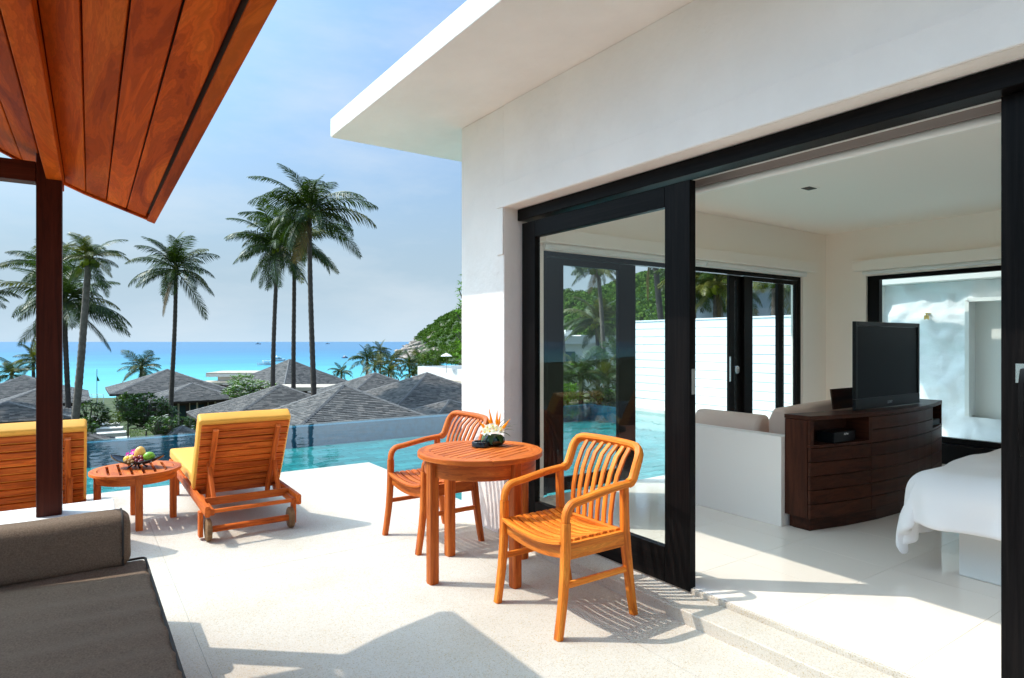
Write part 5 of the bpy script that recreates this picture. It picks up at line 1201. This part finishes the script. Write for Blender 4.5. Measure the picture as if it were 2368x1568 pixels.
# ---------------------------------------------------------------- shrubs
def rosette(mb, c, r_, nl, size, mat=None, flat=.4):
    for k in range(nl):
        a = 2*math.pi*k/nl+r_.uniform(-.3, .3); el = r_.uniform(-.25, .9); d = Vector((math.cos(a)*math.cos(el), math.sin(a)*math.cos(el), math.sin(el))); s_ = d.cross(Vector((0, 0, 1))).normalized()
        L_ = size*r_.uniform(.7, 1.2); w_ = L_*.17; m_ = c+d*L_*.55; e_ = c+d*L_+Vector((0, 0, -.18*L_))
        up_ = s_.cross(d)*(.06*L_)
        mb.add([c, m_+s_*w_+up_, e_, m_-s_*w_+up_, m_], [(0, 1, 4), (1, 2, 4), (2, 3, 4), (3, 0, 4)])
def shrub(name, label, px, py, d, w, hgt, mat, nl=120, size=.26, flowers=0, seed=0, cat='shrub', branches=True, group=None, dep=None, zdrop=None):
    """px,py: pixel of the crown centre; w,hgt: crown size in metres"""
    r_ = random.Random(seed+77); c = at(px, py, d); gz_ = min(ground_z(c.x, c.y), c.z-hgt*.4) if zdrop is None else c.z-zdrop
    base = Vector((c.x, c.y, gz_)); t = thing(name, label, cat, base, 0, group); cc = c-base; mb = MB(); tips = []
    for i in range(nl):
        while True:
            q = Vector((r_.uniform(-1, 1), r_.uniform(-1, 1), r_.uniform(-1, 1)))
            if .25 < q.length < 1: break
        if i % 4: q = q.normalized()*r_.uniform(.72, 1.05)
        q = q*(1+.28*noise.noise(q*1.8+Vector((seed, 0, 0))))
        p = cc+Vector((q.x*w/2, q.y*(dep or w)/2, q.z*hgt/2)); tips.append((p, q)); rosette(mb, p, r_, r_.randint(7, 11), size)
    mb.build('foliage', mat, t)
    if branches:
        mb = MB(); top0 = Vector((0, 0, max(.2, cc.z-hgt*.5)))
        mb.tube([(0, 0, 0), tuple(top0*.6), tuple(top0)], [.05, .045, .04], 6)
        for i in range(0, nl, max(1, nl//26)):
            p, q = tips[i]; m_ = top0.lerp(p, .5)+Vector((r_.uniform(-.1, .1), r_.uniform(-.1, .1), -.1)); mb.tube([top0, m_, p], [.05, .03, .012], 5)
        mb.build('branch', 'branch', t)
    if flowers:
        mb = MB()
        for i in range(flowers):
            p, q = tips[r_.randrange(nl)]; c_ = p+Vector((r_.uniform(-.1, .1), r_.uniform(-.1, .1), r_.uniform(.02, .14)))
            for k in range(5):
                a = k*1.257; l_ = Vector((math.cos(a), math.sin(a), .3))*.09; s_ = Vector((-math.sin(a), math.cos(a), 0))*.045; mb.add([c_, c_+l_*.6+s_, c_+l_, c_+l_*.6-s_], [(0, 1, 2, 3)])
        mb.build('blossoms', 'petal_far', t, kind='stuff')
    return t
shrub('frangipani_shrub', 'big dark glossy frangipani shrub with white blossoms left of the right lounger', 338, 950, 33, 2.6, 1.7, 'leaf_dark', 190, .27, 60, 1, dep=1.8)
shrub('frangipani_shrub', 'dark frangipani reaching up at the right of the big shrub, below the low roof wing', 372, 985, 31, 1.2, 1.0, 'leaf_dark', 60, .24, 14, 2)
shrub('frangipani_shrub', 'spreading dark frangipani right of the leaning palm trunk', 212, 958, 33, 1.7, 1.5, 'leaf_dark', 110, .25, 24, 3)
shrub('frangipani_shrub', 'dark shrub behind the yellow-green bush, under the big frangipani', 296, 940, 36, 1.5, 1.4, 'leaf_dark', 90, .25, 10, 31)
shrub('leafy_bush', 'yellow-green sunlit bush beside the paved garden steps', 263, 968, 34, 1.0, .8, 'leaf_lime', 90, .15, 0, 4, branches=False)
shrub('leafy_bush', 'dark low bush in front of the left gate roof', 195, 990, 29, 1.0, .9, 'leaf_dark', 60, .2, 6, 5, branches=False)
shrub('leafy_bush', 'dark garden bush in the shade under the low roof wing', 410, 985, 36, 2.2, 1.3, 'leaf_dark', 110, .22, 4, 6, branches=False)
shrub('leafy_bush', 'white-flowered bush between the right lounger and the small gate roof', 462, 996, 34.5, .9, .6, 'leaf_bright', 40, .18, 14, 7, branches=False)
shrub('frangipani_tree', 'frangipani tree thick with white flowers between the roofs', 588, 905, 44, 3.6, 1.6, 'leaf_bright', 170, .26, 700, 8, 'tree', dep=2.4)
shrub('frangipani_tree', 'sparser frangipani tree in front of the beach building', 560, 880, 58, 2.6, 1.2, 'leaf_bright', 90, .28, 200, 9, 'tree')
shrub('frangipani_tree', 'grey-green flowering shrub left of the largest steep roof', 545, 905, 50, 2.0, .9, 'leaf_dark', 70, .26, 200, 10, 'tree')
shrub('garden_tree', 'leafy tree reaching out from behind the white villa corner', 1116, 690, 15.5, 1.45, 2.3, 'leaf_bright', 130, .15, 0, 11, 'tree', zdrop=6)
shrub('garden_tree', 'lower leafy branch tree beside the white villa corner', 1112, 795, 17, 1.7, 1.5, 'leaf_bright', 100, .15, 0, 12, 'tree', zdrop=5)
for k, (px, py, d, w, h_) in enumerate(((1000, 828, 88, 5, 2.2), (1040, 818, 84, 5, 2.6), (1075, 822, 72, 5, 2.6))):
    shrub('hedge_tree', ('round green tree at the foot of the headland, left of the parasol', 'round green tree behind the white parasol', 'round green tree beside the villa corner below the headland')[k], px, py, d, w, h_, 'hill_leaf', 110, .5, 0, 80+k, 'tree', branches=False)
for k, (px, py, d, w, h_, lab) in enumerate(((1320, 862, 24, 1.6, .7, 'green bush in the garden of the hillside house'), (1445, 815, 27, 2.2, 2.0, 'dark bush between the hillside house and the fence end'), (1300, 912, 16.5, 1.2, .5, 'low green plants along the infinity pool edge, left'), (1410, 918, 17, 1.3, .5, 'low green plants along the infinity pool edge, right'))):
    shrub('leafy_bush', lab, px, py, d, w, h_, 'leaf_bright' if k % 2 == 0 else 'leaf_dark', 110, .2, 0, 100+k, branches=False)
for k, (px, py, d, w, h_, lab) in enumerate(((1590, 690, 34, 5, 3.6, 'dark dense tree behind the fence in the open door gap'), (1690, 680, 30, 4.6, 4.2, 'dark dense tree behind the large golden palm'), (1780, 700, 33, 4.2, 4.0, 'dark dense tree behind the right glazed panel'), (1510, 715, 45, 6, 3.2, 'dense green tree below the hilltop, left in the door gap'), (1640, 600, 30, 1.6, 1.6, 'bright leafy tree top above the golden palm'), (2033, 690, 16, 1.2, 3.4, 'tree beyond the left end of the rough garden wall'))):
    shrub('dense_tree', lab, px, py, d, w, h_, 'leaf_bright' if k == 4 else 'leaf_dark', 150, .34, 0, 120+k, 'tree', branches=(k == 5))

# ---------------------------------------------------------------- garden path, lawn
pth = struct(Bx(-.01, .01, -.01, .01, -.02, -.01).build('garden_path', 'joint'))
for k, (px, py, wpx) in enumerate(((262, 1013, 64), (258, 1000, 58), (254, 990, 52), (250, 981, 46), (232, 973, 30), (212, 966, 24))):
    d = 1454*(1.45+4.75)/(py-HY); c = at(px, py, d); w_ = wpx*d/FX
    Bx(-w_/2, w_/2, -.55, .55, -.3, 0).build('stepping_slab', 'stone_white', pth, bevel=.02)
    o = list(pth.children)[-1]; o.location = (c.x, c.y, -4.75+.02*k); o.rotation_euler = (0, 0, R(-6))
GR = []
r_ = random.Random(5); mb = MB()
for i in range(9000):
    px = r_.uniform(175, 470); d = r_.uniform(26, 48); p = at(px, HY, d); z = ground_z(p.x, p.y); a = r_.uniform(0, 6.3); s_ = Vector((math.cos(a), math.sin(a), 0))*.02; h_ = r_.uniform(.05, .13); l_ = Vector((r_.uniform(-.05, .05), r_.uniform(-.05, .05), h_)); q = Vector((p.x, p.y, z))
    mb.add([q-s_, q+s_, q+l_], [(0, 1, 2)])
mb.build('lawn', 'grass_blade', kind='stuff')
